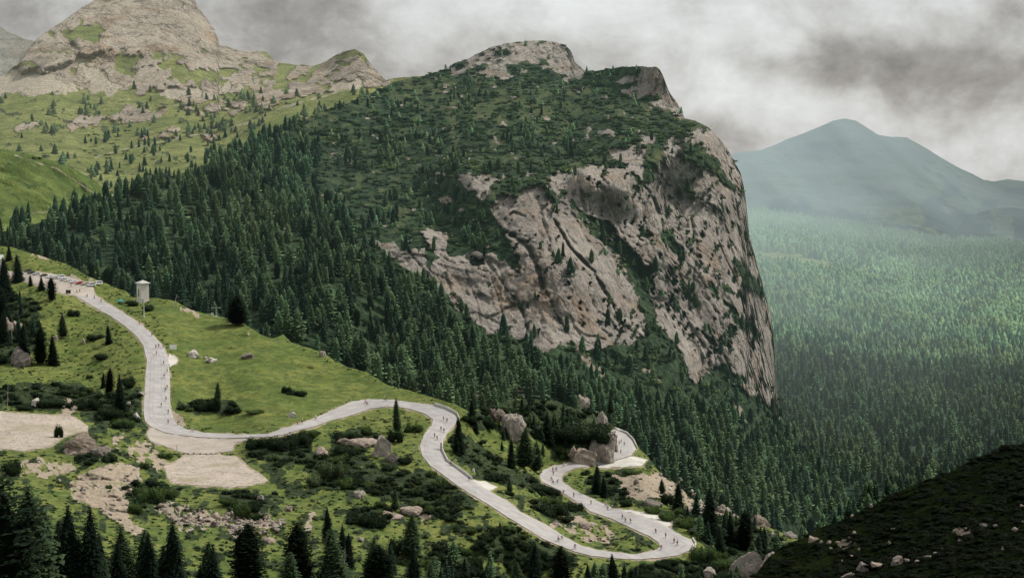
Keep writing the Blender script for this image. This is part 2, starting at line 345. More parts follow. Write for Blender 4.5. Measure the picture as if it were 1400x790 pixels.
DIRTP = [TALUS, BANK, CUT, STRIP, DRY, [(88,546),(104,543),(103,560),(98,570),(86,570)], [(60,628),(100,632),(110,645),(60,655),(28,650),(20,636)],
         [(150,590),(165,596),(166,608),(150,612)],[(165,610),(200,600),(215,620),(232,636),(210,640),(190,630)],[(565,700),(585,697),(592,712),(572,716)],[(420,708),(428,700),(424,725),(418,725)],
         [(432,612),(450,612),(450,626),(432,624)],[(340,448),(352,455),(345,460),(337,452)],[(40,346),(70,352),(66,358),(40,352)],[(92,372),(128,385),(140,392),(105,384)],[(236,414),(262,424),(268,430),(245,424)],[(234,560),(246,566),(262,582),(250,586),(238,575)]]
SCRUBP = [[(345,597),(430,590),(425,620),(380,640),(340,620)],[(430,618),(480,608),(502,650),(480,675),(440,665)],[(450,592),(500,586),(522,600),(495,620),(520,640),(560,645),(640,676),(652,692),(600,692),(560,682),(520,682),(480,660),(495,640),(450,615)],
 [(560,652),(588,644),(618,656),(650,682),(630,690),(633,704),(614,715),(590,706),(560,693)],[(676,721),(706,721),(732,736),(788,755),(792,772),(715,783),(689,770),(640,749)],[(580,760),(600,745),(640,760),(680,800),(580,800)],
 [(657,645),(700,638),(740,655),(768,676),(750,682),(710,668),(660,658)],[(721,687),(754,678),(807,697),(805,704),(784,712),(749,712)],[(612,600),(640,592),(672,620),(700,640),(640,642),(618,620)],
 [(655,548),(760,540),(830,570),(838,590),(800,628),(775,628),(735,600),(700,578),(668,565)],[(0,395),(50,415),(60,470),(30,500),(-100,495),(-100,400)],[(-60,530),(100,522),(150,545),(190,578),(150,585),(100,560),(40,560),(0,555)],[(115,540),(190,530),(195,580),(160,590)],
 [(860,772),(960,762),(1060,738),(1100,800),(860,800)],[(475,712),(480,696),(530,690),(535,715),(510,727)],[(298,672),(340,668),(372,690),(352,712),(325,714)],[(850,640),(800,648),(815,672),(845,685),(860,680)],[(905,680),(960,700),(1060,730),(1050,755),(960,745),(930,715)],[(600,722),(660,716),(680,722),(640,730)],
 [(245,552),(318,545),(330,560),(300,567),(250,562)],[(165,665),(210,655),(250,668),(215,700),(180,690)],[(640,560),(690,560),(680,590),(650,585)],[(370,600),(420,612),(460,640),(440,650),(400,630)],[(100,625),(160,622),(150,632),(110,640)]]
def road_near(px, py):
    d = sdf(px, py, ROAD_POLY)
    for P in (PARK, JUNC, LOT, LEFTLOT, PULL1, PULL2, PULL3, PULL4): d = np.maximum(d, sdf(px, py, P))
    return d
def near_masks(px, py):
    m = np.zeros(px.shape + (4,))
    sc = polymask(px, py, SCRUBP, 4, 9, 1.5, 1.)
    spots = sstep(.06, .2, n2(px * .6, py, 7, 4, 4.)) * sstep(590, 640, py + 60 * (px < 210)) * .95
    meadow = inpoly(px, py, [(205,410),(330,440),(520,525),(590,545),(480,545),(400,575),(330,590),(240,575),(236,480)])
    m[..., 1] = np.maximum(sc, np.where(meadow, 0, spots))
    di = polymask(px, py, DIRTP, 5.5, 9, 1.6, 2.); hole = n2(px * .8, py * 1.3, 5.5, 4, 72.)
    di = np.max([di * (.35 + .65 * sstep(.12, -.05, hole)) * .92, polymask(px, py, [BANK], 3, 9, 1.5, 5.) * (.5 + .5 * sstep(.25, .1, hole)), polymask(px, py, [CUT], 4, 8, 1.5, 5.), polymask(px, py, [STRIP], 5, 9, 1.5, 5.) * (.4 + .6 * sstep(.2, 0, hole))], axis=0)
    di = np.maximum(di, sstep(5.5, 3, pdist(px, py, [(172, 640), (140, 645), (112, 662), (122, 682), (150, 700), (186, 727)]) + 3 * n2(px, py, 8, 3, 3.)) * .95)
    d = np.full(px.shape, -99.); sel = (py > 360)
    d[sel] = road_near(px[sel], py[sel])
    verge = sstep(-3.2, -.5, d + 2.2 * n2(px, py, 9, 2, 8.)) * (px < 2000)
    di = np.maximum(di, verge * .75)
    m[..., 2] = di
    m[..., 1] *= 1 - sstep(-4, 0, d)
    m[..., 0] = polymask(px, py, [TALUS], 5, 6, 1.6, 5.) * sstep(-.08, .22, n2(px, py, 5, 3, 6.))
    m[..., 3] = sstep(-14, -1, d)
    return m
def near_disp(px, py, P, m):
    flat = 1 - m[..., 3]
    a = fbm(P / 34., 4) * 6.5 - np.abs(fbm(P / 15. + 2, 3)) * 4 + fbm(P / 9. + 9, 3) * 1.6
    a = a - m[..., 1] * (.9 + fbm(P / 3.2 + 40, 2) * 1.3) * 1.6 - m[..., 0] * np.abs(fbm(P / 3. + 80, 3)) * 7
    a = a - polymask(px, py, [BANK], 3, 9, 4, 5.) * ridged(P / 7. + 3, 3) * 3
    return a * flat + (1 - flat) * 0
NEAR = Land(near_ctrl, near_top, [(-300, 900), (1300, 900)], near_disp, near_masks, (2.4, 9))

# ------------------------------------------------------------------ main mountain
main_ctrl = [(-250,330,1250),(0,318,1350),(140,275,1450),(260,235,1600),(330,205,1700),(400,165,1900),(470,140,2000),(540,112,2150),(600,98,2220),(640,81,2260),(700,57,2300),(742,56,2300),(780,75,2240),(799,110,2120),(740,115,2120),(640,115,2130),(830,94,2120),(880,92,2050),(905,110,2010),(936,163,1900),(850,140,2000),(880,150,1960),
 (-250,420,1150),(0,420,1150),(300,460,1130),(450,540,1080),(600,590,1070),(700,590,1080),(850,640,1130),(1000,720,1230),(1080,760,1300),(150,340,1280),(300,320,1380),(450,400,1240),(500,300,1500),(500,200,1850),(600,200,1780),(600,290,1560),(700,200,1700),(700,150,1950),(850,170,1780),(400,260,1600),
 (640,242,1530),(680,238,1540),(713,258,1490),(743,246,1500),(773,262,1510),(800,232,1530),(849,229,1550),(800,215,1660),(740,228,1600),(680,222,1620),
 (520,340,1400),(580,325,1420),(610,345,1400),(650,345,1400),(530,372,1345),(603,400,1330),(667,458,1310),(743,483,1290),(700,380,1375),(781,468,1330),(850,468,1370),(800,380,1390),(750,330,1400),(690,300,1440),
 (796,300,1470),(834,325,1500),(857,363,1500),(880,413,1480),(890,450,1440),(820,290,1525),(880,285,1540),(900,340,1530),(912,300,1590),
 (870,195,1650),(903,188,1680),(945,183,1700),(968,176,1720),(992,200,1740),(1013,238,1740),(1020,279,1730),(1028,330,1720),(1049,413,1700),(1057,450,1690),(1062,556,1670),(1000,280,1660),(960,240,1640),(920,260,1620),(1000,400,1580),(950,350,1560),(940,440,1510),(1000,500,1530),(1040,540,1590),(960,520,1480),(920,460,1470),
 (1000,600,1380),(900,560,1320),(850,520,1320),(780,500,1280),(920,500,1400),(1085,600,1560),(1110,650,1500),(1130,700,1420),(1180,760,1350),(1090,690,1350)]
main_top = [(-300,325),(-100,322),(0,318),(40,308),(70,300),(105,288),(140,275),(170,262),(200,252),(230,243),(260,233),(300,218),(330,205),(365,186),(400,168),(450,150),(500,132),(540,112),(570,106),(598,98),(620,88),(639,81),(655,72),(673,64),(690,60),(708,57),(725,55.5),(742,56),(760,58),(773,62),(781,71),(786,85),(792,90),(799,97),(815,97),(830,94),(850,91.5),(878,91),(897,92),(902,96),(907,104),(911,115),(915,125),(922,136),(931,149),(936,162),(950,166),(968,174),(979,184),(992,200),(1003,218),(1013,238),(1018,262),(1021,285),(1024,320),(1031,345),(1038,372),(1049,413),(1057,450),(1060,505),(1063,556),(1078,590),(1100,640),(1120,690),(1200,760)]
ROCK1 = [(629,246),(640,240),(660,240),(678,238),(682,246),(670,258),(663,276),(675,277),(690,266),(713,261),(730,250),(743,246),(760,256),(773,272),(796,299),(815,312),(834,325),(848,345),(857,363),(868,388),(880,413),(886,443),(878,462),(860,474),(843,470),(815,480),(795,472),(781,466),(760,478),(743,481),(715,468),(690,451),(667,458),(650,440),(629,424),(615,410),(603,397),(585,384),(568,378),(545,360),(530,352),(508,329),(534,329),(549,344),(580,340),(587,367),(599,352),(576,318),(590,312),(610,318),(614,348),(630,350),(652,344),(675,348),(695,362),(713,367),(706,350),(701,337),(686,310),(672,290),(663,276),(650,262),(640,262)]
ROCK2 = [(745,245),(765,236),(789,232),(805,224),(850,228),(866,240),(880,262),(899,299),(912,340),(920,380),(900,375),(875,355),(850,325),(830,305),(800,290),(780,275),(770,262)]
ROCK3 = [(862,225),(866,200),(878,186),(903,190),(925,186),(945,183),(968,172),(985,188),(997,200),(1018,238),(1026,279),(1031,320),(1042,360),(1055,413),(1065,450),(1068,505),(1072,558),(1050,556),(1035,545),(1020,536),(992,519),(972,505),(960,520),(951,527),(938,500),(925,470),(905,450),(893,426),(888,390),(896,350),(905,320),(890,280),(876,251)]
ROCK4 = [(598,98),(615,86),(639,78),(673,58),(708,50),(742,50),(773,56),(790,80),(805,95),(793,112),(773,114),(755,98),(728,95),(708,109),(684,109),(653,105),(619,104)]
ROCK5 = [(873,101),(878,88),(897,88),(910,104),(918,125),(934,149),(940,165),(921,159),(910,149),(883,142),(898,133),(870,134),(858,130),(852,125),(873,118)]
ROCK6 = [(832,205),(862,198),(874,212),(880,236),(868,240),(850,225)]
ROCK7 = [(815,181),(830,178),(846,184),(830,187)]
ROCK8 = [[(786,470),(800,478),(830,505),(850,525),(835,522),(805,500)],[(700,533),(715,532),(720,543),(703,545)],[(812,565),(825,562),(832,580),(820,578)],[(936,555),(955,560),(982,590),(975,600),(950,580)],[(1000,540),(1010,550),(1022,585),(1012,575)],[(880,505),(890,503),(905,520),(893,518)],
         [(835,112),(855,105),(872,102),(872,110),(850,114)],[(640,248),(628,240),(640,238)],[(1040,548),(1056,556),(1066,580),(1050,570)],[(455,262),(468,264),(462,268)]]
GREEN3 = [[(904,173),(914,185),(907,214),(897,231),(893,252),(878,248),(880,221),(893,197)],[(931,197),(958,195),(975,214),(992,236),(1007,256),(1000,258),(979,240),(955,230),(941,216)],[(1004,350),(1014,356),(1031,379),(1049,416),(1044,412),(1028,396),(1008,368)],
          [(964,384),(972,388),(988,410),(982,412),(968,396)],[(990,412),(1003,420),(1014,440),(1018,449),(1008,444)],[(960,454),(972,462),(986,484),(978,482)],[(1022,442),(1030,448),(1036,462),(1026,456)],[(985,385),(999,392),(1003,402),(990,398)],
          [(905,300),(925,330),(940,355),(925,352),(905,325)],[(930,380),(945,400),(950,418),(935,402)],[(940,245),(950,262),(946,275),(936,262)],[(965,505),(985,498),(1005,512),(1015,532),(990,520)],[(875,310),(890,322),(880,325)]]
GREEN1 = [[(790,298),(815,312),(842,335),(866,370),(885,410),(888,450),(870,400),(845,350),(815,325)],[(742,250),(758,264),(768,280),(758,276),(746,262)],[(706,258),(712,268),(706,275),(700,268)],[(758,478),(770,468),(776,480)],[(728,232),(745,240),(760,250),(745,252)],[(640,355),(652,352),(665,362),(652,366)],[(870,370),(885,375),(880,382)],[(692,330),(706,350),(716,366),(704,360)]]
OPENP = [[(560,112),(640,108),(740,120),(800,130),(760,165),(650,170),(560,150),(520,140)],[(500,272),(520,265),(560,310),(540,312),(505,290)],[(780,468),(830,510),(810,515),(775,490)],[(870,540),(1060,600),(1080,640),(950,600)]]
def main_masks(px, py):
    m = np.zeros(px.shape + (4,))
    r = polymask(px, py, [ROCK1, ROCK2, ROCK3, ROCK4, ROCK5, ROCK6, ROCK7] + ROCK8[6:8], 3.4, 9, 1.0, 3.)
    g = np.maximum(polymask(px, py, GREEN3, 3.5, 5, 1.0, 9.), polymask(px, py, GREEN1, 3, 5, 1., 12.))
    # tufts clinging to the cliff ledges, leaning with the rock
    u = px * .9 + py * .45; w = -px * .45 + py * .9
    tuft = sstep(.29, .38, n2(u * 1.6, w * .7, 8, 4, 21.)) * (px > 860) + sstep(.47, .55, n2(u * 1.6, w * .7, 9, 4, 25.)) * (px <= 860)
    tuft = np.where(py < 170, tuft * .5, tuft)
    g = np.maximum(g, polymask(px, py, [[(590,100),(620,85),(660,75),(700,88),(740,82),(770,92),(790,108),(790,118),(590,118)]], 5, 12, 4, 61.) * sstep(-.12, .1, n2(px * .5, py, 7, 4, 62.)) + (py < 75) * sstep(.1, .25, n2(px * .5, py, 7, 4, 63.)) * .8)
    r = r * (1 - np.clip(g, 0, 1)) * (1 - tuft * .95)
    up = sstep(0, .1, n2(px * .55, py, 9, 4, 14.) - .22 + .05 * sstep(230, 130, py) * (px < 840)) * (py < 340) * .8
    outc = sstep(0, .06, n2(px * .6, py, 7, 4, 33.) - .47 + .02 * sstep(180, 120, py)) * (py < 340) * (px > 380)
    r = np.maximum(r, outc * .9)
    m[..., 0] = r
    m[..., 2] = polymask(px, py, MDIRT, 3, 7, 1.2, 41.)
    open_ = .75 * polymask(px, py, OPENP, 8, 14, 4, 7.)
    m[..., 1] = np.clip(1 - open_ * sstep(-.15, .15, n2(px * .6, py, 7, 4, 15.)) - up * .9, 0, 1)
    m[..., 1] = np.where(sstep(.5, 1, r) > .5, 0, m[..., 1])
    return m
def rockdisp(P, s=1.0, tilt=17):
    a = R_(tilt); u = P[..., 0] * math.cos(a) + P[..., 2] * math.sin(a); w = -P[..., 0] * math.sin(a) + P[..., 2] * math.cos(a)
    Q = np.stack([u / 90., P[..., 1] / 150., w / 230.], -1) / s
    b = ridged(Q, 3, .5) * 9 * s - ridged(Q * 1.3 + 50, 3, .5) * 5 * s
    Q2 = np.stack([u / 22., P[..., 1] / 40., w / 70.], -1) / s
    b = b - ridged(Q2 + 5, 4, .62) * 3.0 * s
    Q4 = np.stack([u / 9., P[..., 1] / 12., w / 17.], -1) / s
    b = b - ridged(Q4 + 15, 3, .6) * 1.6 * s
    w1, e1 = worley(np.stack([u / 38., P[..., 1] / 50., w / 120.], -1) / s + .35 * fbm(P / 20. / s, 2)[..., None]); w2, e2 = worley(np.stack([u / 11., P[..., 1] / 14., w / 19.], -1) / s + .3 * fbm(P / 8. / s + 5, 2)[..., None])
    b = b + w1 * 5.5 * s - 3 * s * sstep(.10, 0, e1) + w2 * 2.2 * s - .8 * s * sstep(.12, 0, e2)
    for su, sw, dp, tl in ((26., 190., 4.0, 0.), (13., 90., 2.0, .14), (44., 240., 5.5, -.16)):
        uu = u * math.cos(tl) + w * math.sin(tl); ww = -u * math.sin(tl) + w * math.cos(tl)
        cr = np.abs(fbm(np.stack([uu / su, P[..., 1] / 120., ww / sw], -1) / s + su, 3, .4)); b = b - dp * s * sstep(.05, 0, cr) * sstep(-.25, .15, vnoise(np.stack([uu / 60., P[..., 1] / 90., ww / 70.], -1) / s + sw))
    Q3 = np.stack([P[..., 0] / 30., P[..., 1] / 30., P[..., 2] / 9.], -1) / s
    return b + fbm(Q3 + 7, 3) * 3.0 * s
CRACKS = [([(757,300),(768,318),(781,340),(797,356),(811,371),(823,392),(834,410),(846,436)], 20, 5), ([(700,322),(716,332),(726,345),(738,372),(742,392)], 26, 9), ([(690,300),(702,290),(718,296)], 14, 5),
 ([(735,270),(742,300),(752,330)], 9, 4), ([(668,360),(690,392),(712,420),(722,452)], 10, 5), ([(748,400),(760,430),(775,455)], 9, 4), ([(866,238),(889,264),(904,300),(911,340)], 16, 5), ([(945,300),(953,340),(948,380),(940,430)], 9, 4),
 ([(1000,270),(1008,310),(1018,350)], 10, 4), ([(1012,400),(1020,440),(1026,490)], 10, 4), ([(788,236),(795,262),(800,290)], 9, 4), ([(822,250),(824,280),(818,300)], 7, 3), ([(560,345),(575,365),(590,380)], 8, 4), ([(985,300),(975,330),(985,360)], 8, 4), ([(775,66),(782,90),(778,105)], 9, 4), ([(640,110),(600,108)], 1, 2)]
MDIRT = [[(782,466),(788,466),(806,492),(832,515),(848,526),(840,528),(812,508),(792,490)],[(700,533),(715,532),(720,543),(703,545)],[(812,565),(825,562),(832,580),(820,578)],[(936,555),(955,560),(982,590),(975,600),(950,580)],[(1000,540),(1010,550),(1022,585),(1012,575)],[(878,505),(886,502),(903,522),(893,518)],[(640,540),(660,538),(662,545),(645,547)],
 [(1052,548),(1062,556),(1072,585),(1060,572)],[(455,262),(468,264),(462,268)],[(600,270),(612,268),(618,276),(604,278)],[(768,510),(780,512),(790,535),(775,530)]]
def main_disp(px, py, P, m):
    r = m[..., 0]; v = 1 - r
    a = -r * rockdisp(P) + r * 6
    for T, dp, wd in CRACKS: a = a + dp * .8 * sstep(wd * .6, 0, pdist(px, py, T) + n2(px, py, 8, 3, 55.) * 3) * r
    lump = np.abs(fbm(P / 26. + 3, 4)) * 26 + np.abs(fbm(P / 8. + 9, 2)) * 7
    a = a + v * (ridged(P / 150., 3) * 22 - lump * .55 * m[..., 1])
    return a * sstep(0, 14, py - np.interp(px, [p[0] for p in main_top], [p[1] for p in main_top]) + 8)
main_bot = [(-300,425),(-60,425),(0,425),(60,440),(150,450),(300,480),(440,540),(530,590),(640,640),(780,640),(880,680),(1000,770),(1120,800),(1200,820)]
MAIN = Land(main_ctrl, main_top, main_bot, main_disp, main_masks, (2.6, 12))

# ------------------------------------------------------------------ alpine meadows and rocky peak on the left
alp_ctrl = [(-250,140,3000),(0,100,3100),(100,40,3250),(150,-10,3500),(260,-20,3600),(290,40,3450),(320,68,3350),(380,85,3250),(440,92,3100),(485,68,2950),(525,108,2750),(575,105,2700),(150,130,2900),(60,110,2950),(250,100,3000),(300,150,2750),(200,180,2600),(0,180,2550),(-250,200,2500),(300,200,2450),(100,230,2250),(0,290,2000),(-250,300,1950),(200,250,2150),(140,300,1950),(400,160,2450),(480,130,2550),(420,200,2200),(300,240,2050),(500,180,2300),(160,90,3080),(120,150,2820)]
alp_top = [(-300,150),(-80,118),(0,105),(14,96),(22,88),(30,78),(42,62),(52,52),(70,40),(90,27),(110,12),(130,0),(150,-18),(200,-40),(235,-30),(262,-10),(270,8),(280,22),(290,36),(296,46),(300,62),(318,66),(335,71),(350,69),(366,72),(375,84),(400,88),(430,90),(446,84),(456,77),(470,70),(485,67),(497,74),(507,88),(516,98),(527,110),(545,106),(575,104),(640,100)]
ALP_ROCK = [[(-300,60),(40,40),(130,-60),(300,-60),(310,60),(380,80),(380,118),(330,128),(300,128),(270,150),(230,128),(190,122),(150,126),(110,125),(60,125),(-300,150)],[(88,165),(125,152),(175,148),(222,152),(215,160),(150,170),(100,178)],[(10,178),(60,160),(55,172),(20,182)],[(255,150),(300,137),(335,140),(320,158),(285,162)],[(345,130),(390,118),(420,105),(455,75),(485,60),(520,95),(530,115),(480,118),(450,130),(410,125),(380,142),(350,146)],[(190,185),(250,178),(300,185),(240,192),(195,192)],[(30,235),(60,230),(70,238)],[(400,88),(430,88),(420,105),(390,108)]]
SCREE = [[(-300,110),(22,95),(50,96),(90,108),(112,126),(60,130),(0,128),(-300,150)],[(108,80),(125,90),(165,118),(150,128),(128,126),(118,105)],[(220,125),(300,118),(330,120),(280,130),(230,134)],[(460,110),(500,108),(480,122),(450,124)]]
TRAILS = [[(356,163),(385,148),(420,138),(470,124),(515,112)],[(0,300),(60,287),(100,285),(140,272),(180,258)],[(130,215),(175,203),(230,192),(300,178),(340,168)],[(190,160),(235,145),(262,140)],[(140,262),(120,240),(70,222)]]
ALP_GREEN = [[(68,42),(110,30),(130,38),(150,52),(120,60),(80,50)],[(160,66),(190,80),(180,100),(160,92)],[(215,90),(300,95),(330,88),(300,112),(240,110)],[(450,72),(490,68),(495,80),(470,82)]]
def alp_masks(px, py):
    m = np.zeros(px.shape + (4,))
    r = polymask(px, py, ALP_ROCK, 7, 16, 1.5, 3.)
    g = polymask(px, py, ALP_GREEN, 8, 10, 3, 13.) * .8 + sstep(.2, .4, n2(px, py * 1.6, 14, 4, 17.)) * sstep(40, 90, py) * .8
    m[..., 0] = r * (1 - np.clip(g, 0, 1))
    d = polymask(px, py, SCREE, 6, 10, 2, 5.)
    for T in TRAILS: d = np.maximum(d, sstep(2.4, .8, pdist(px, py, T) + n2(px, py, 12, 2, 2.) * 2.5) * .5)
    m[..., 2] = d; m[..., 0] *= 1 - d
    m[..., 1] = sstep(.3, .42, n2(px * .5, py, 6, 4, 19.)) * sstep(118, 150, py) * .9
    return m
def alp_disp(px, py, P, m):
    r = m[..., 0]
    a = -r * rockdisp(P * np.array([1, 1, .8]), 2.0, -22) * .75 + (1 - r) * (ridged(P / 240., 4) * 30)
    a = a - 45 * polymask(px, py, [[(40,62),(60,50),(95,58),(110,68),(100,84),(70,92),(35,96),(20,90)],[(95,52),(140,60),(152,68),(110,76)]], 4, 9, 4, 5.)
    return a
ALP = Land(alp_ctrl, alp_top, [(-300,345),(0,345),(140,310),(260,270),(400,215),(540,170),(640,160)], alp_disp, alp_masks, (2.2, 8))

# green knoll at the left edge
knoll = Land([(-250,190,1500),(0,205,1620),(60,220,1640),(140,262,1680),(0,250,1560),(0,300,1470),(-250,300,1400),(100,280,1600),(0,345,1400),(150,300,1640)],
             [(-300,180),(-60,196),(0,204),(30,209),(60,216),(90,226),(110,236),(130,247),(146,262),(160,280),(175,300)], [(-300,350),(200,350)],
             lambda px, py, P, m: fbm(P / 90., 3) * 34 + ridged(P / 25. + 4, 3) * 4 + 7 * np.exp(-((px - 60 - (py - 225) * 1.2) / 16.) ** 2) * (py > 216),
             lambda px, py: np.stack([px * 0, sstep(.3, .42, n2(px * .5, py, 7, 4, 2.)) * .6, sstep(1.9, .6, np.minimum(pdist(px, py, [(0,300),(40,292),(80,288),(140,276)]), pdist(px, py, [(20,212),(80,232),(140,272)]))) * .6, px * 0], -1), (1, 20))
# far grey massif behind the peak
fargrey = Land([(-250,40,6000),(0,60,6000),(60,60,6000),(0,140,5400),(60,140,5400),(-250,140,5300)], [(-300,30),(-60,40),(0,36),(12,44),(30,52),(60,60),(120,62)], [(-300,170),(120,170)],
               lambda px, py, P, m: -rockdisp(P, 5., 10) * 1.2, lambda px, py: np.stack([px * 0 + 1, px * 0, px * 0, px * 0], -1), (3, 12))

# ------------------------------------------------------------------ valley on the right
valley_ctrl = [(980,290,5300),(1100,300,5200),(1250,326,5000),(1400,338,4700),(1600,350,4500),(1000,345,4100),(1100,350,3900),(1400,370,3500),(1600,380,3400),(1000,400,3000),(1400,420,2800),(1600,430,2700),(1050,450,2400),(1400,500,2100),(1000,560,1780),(1100,560,1760),(1400,600,1680),(1100,640,1560),(1300,680,1480),(1000,720,1430),(1200,760,1380),(1500,760,1300),(1950,345,4500),(1950,400,3300),(1950,560,1700),(1950,800,1200),(980,450,2450)]
valley_top = [(940,284),(1000,287),(1040,291),(1070,295),(1100,300),(1130,303),(1160,308),(1190,313),(1210,318),(1240,322),(1260,326),(1300,329),(1340,332),(1370,334),(1400,338),(1500,345),(1650,352),(1950,350)]
CLEAR = [(1032,338),(1060,341),(1085,346),(1120,354),(1150,362),(1140,371),(1100,366),(1070,362),(1045,358),(1028,350)]
CLEAR2 = [(1205,352),(1225,350),(1240,358),(1215,360)]
def valley_masks(px, py):
    m = np.zeros(px.shape + (4,)); m[..., 1] = 1 - polymask(px, py, [CLEAR, CLEAR2], 3, 10, 2, 4.); return m
VALLEY = Land(valley_ctrl, valley_top, [(900,800),(1950,800)], lambda px, py, P, m: -ridged(np.stack([(P[..., 0] + P[..., 1] * .45) / 260., (P[..., 1] - P[..., 0] * .45) / 1500., P[..., 2] / 900.], -1), 3) * 75 + fbm(P / 60., 2) * 8, valley_masks, (1.5, 12))
fold = Land([(1280,335,6500),(1340,290,7200),(1400,285,7200),(1600,290,7300),(1340,340,6300),(1600,350,6200)], [(1230,345),(1290,334),(1303,318),(1318,302),(1340,290),(1360,284),(1385,284),(1420,288),(1500,282),(1650,290)], [(1200,360),(1650,360)],
            lambda px, py, P, m: ridged(P / 500., 3) * 90, lambda px, py: np.stack([px * 0, .9 * sstep(-.6, .1, n2(px, py, 20, 4, 6.)), px * 0, px * 0], -1), (1.6, 9))
far_ctrl = [(900,215,10500),(1040,205,11000),(1155,163,11500),(1250,190,11200),(1350,246,11000),(1450,250,10800),(1650,260,10500),(1900,240,10500),(1900,350,8000),(950,340,8500),(1155,340,8300),(1400,340,8200),(1650,350,8000),(1155,250,9900),(1250,270,9300),(1060,270,9500)]
far_top = [(900,222),(960,216),(1003,210),(1020,207),(1040,205.5),(1055,200),(1072,192),(1100,182),(1120,174),(1138,165.5),(1155,162),(1170,165),(1184,174),(1200,184),(1215,187),(1240,188),(1252,195),(1270,205),(1290,218),(1310,229),(1330,238),(1345,246),(1360,248),(1378,245),(1400,248),(1430,252),(1500,246),(1650,262),(1900,240)]
def far_masks(px, py):
    m = np.zeros(px.shape + (4,))
    treeline = sstep(235, 275, py + 40 * n2(px, py, 45, 4, 3.))
    m[..., 1] = .8 * treeline * sstep(-.45, .25, n2(px, py * 1.4, 26, 5, 8.))
    m[..., 2] = sstep(.33, .45, n2(px * 1.4, py, 12, 4, 18.)) * .25 * (py < 260)
    return m
def far_disp(px, py, P, m):
    return -ridged(np.stack([P[..., 0] / 900., P[..., 1] / 2600., P[..., 2] / 700.], -1), 5, .6) * 420 * sstep(0, 30, py - 160 - np.abs(px - 1155) * .3)
FAR = Land(far_ctrl, far_top, [(900,345),(1650,355)], far_disp, far_masks, (1.0, 14))

# slope at the lower right, cloud shadow painted into its dark colours
shade_ctrl = [(1060,745,600),(1090,728,605),(1180,692,610),(1240,662,618),(1300,640,625),(1400,606,630),(1600,560,640),(1060,800,520),(1200,760,520),(1400,700,520),(1400,790,420),(1600,700,480),(2000,480,640),(2000,620,560),(2000,900,330),(1200,830,440),(1400,860,360),(1600,860,340),(1050,860,430)]
shade_top = [(1030,790),(1050,764),(1070,748),(1100,734),(1130,720),(1160,708),(1180,697),(1200,688),(1222,676),(1240,668),(1262,658),(1290,650),(1310,640),(1335,626),(1352,620),(1375,607),(1390,611),(1400,604),(1460,585),(1600,548),(2000,470)]
def shade_masks(px, py):
    m = np.zeros(px.shape + (4,))
    m[..., 1] = 1 - .9 * sstep(.1, .3, n2(px * .6, py * 1.3, 16, 4, 6.)) * sstep(1300, 1080, px)
    m[..., 2] = polymask(px, py, [[(1145,742),(1165,738),(1175,748),(1150,750)],[(1310,722),(1330,716),(1330,735),(1312,738)]], 4, 6, 1, 3.)
    return m
SHADE = Land(shade_ctrl, shade_top, [(1000,900),(2050,900)], lambda px, py, P, m: fbm(P / 30., 3) * 7 - np.abs(fbm(P / 5. + 3, 3)) * 7 * m[..., 1], shade_masks, (2.6, 9))

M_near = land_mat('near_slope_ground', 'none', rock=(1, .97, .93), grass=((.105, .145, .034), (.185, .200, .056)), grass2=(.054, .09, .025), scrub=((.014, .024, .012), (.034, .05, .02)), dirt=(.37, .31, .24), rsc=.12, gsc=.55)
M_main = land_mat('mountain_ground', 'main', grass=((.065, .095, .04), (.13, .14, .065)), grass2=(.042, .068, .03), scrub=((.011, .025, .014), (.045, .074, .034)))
M_alp = land_mat('alpine_ground', 'left', rock=(1.15, 1.12, 1.04), grass=((.165, .205, .062), (.28, .295, .11)), grass2=(.12, .155, .055), scrub=((.03, .052, .026), (.055, .08, .035)), dirt=(.5, .45, .36), rsc=2.2, gsc=2.5, tilt=-30)  # raised grass colours paint sunlight onto the meadow
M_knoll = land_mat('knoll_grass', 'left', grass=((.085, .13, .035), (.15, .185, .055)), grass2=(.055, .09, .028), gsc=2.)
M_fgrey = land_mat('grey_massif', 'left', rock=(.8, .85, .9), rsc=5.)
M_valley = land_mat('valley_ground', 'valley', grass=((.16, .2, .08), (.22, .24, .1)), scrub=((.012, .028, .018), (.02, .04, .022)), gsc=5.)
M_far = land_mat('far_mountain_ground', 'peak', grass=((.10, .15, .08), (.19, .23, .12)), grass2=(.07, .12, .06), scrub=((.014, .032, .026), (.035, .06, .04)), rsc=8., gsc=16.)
M_shade = land_mat('painted_shade_ground', 'none', grass=((.013, .021, .007), (.022, .027, .010)), grass2=(.009, .016, .005), scrub=((.0025, .005, .002), (.010, .016, .006)), dirt=(.2, .17, .14), gsc=.6)  # near-black colours stand in for cloud shadow on this slope

NEAR.build('near_slope', -250, 1180, 2.2, 300, M_near, 'green slope with the winding road, nearest the viewer', back=((3, .8), (10, 5), (30, 18), (70, 45), (120, 80)))
MAIN.build('mountain', -280, 1200, 2.0, 330, M_main, 'wooded mountain with pale limestone cliffs in the middle', smooth=False)
ALP.build('alpine_slope', -280, 640, 2.5, 170, M_alp, 'rocky peak and pale alpine meadows at upper left', smooth=False)
knoll.build('grass_knoll', -280, 170, 3, 60, M_knoll, 'bright green grassy knoll at the left edge')
fargrey.build('distant_massif', -280, 110, 4, 40, M_fgrey, 'hazy grey massif behind the rocky peak')
VALLEY.build('valley_floor', 920, 1900, 4, 140, M_valley, 'broad forested valley below the mountain, on the right')
fold.build('forest_ridge', 1236, 1640, 4, 30, M_far, 'dark wooded ridge at the foot of the far mountain')
FAR.build('far_mountain', 910, 1900, 3, 90, M_far, 'hazy blue green pyramid mountain on the right')
SHADE.build('shaded_slope', 1032, 1960, 2.6, 130, M_shade, 'dark shaded slope in the lower right corner')
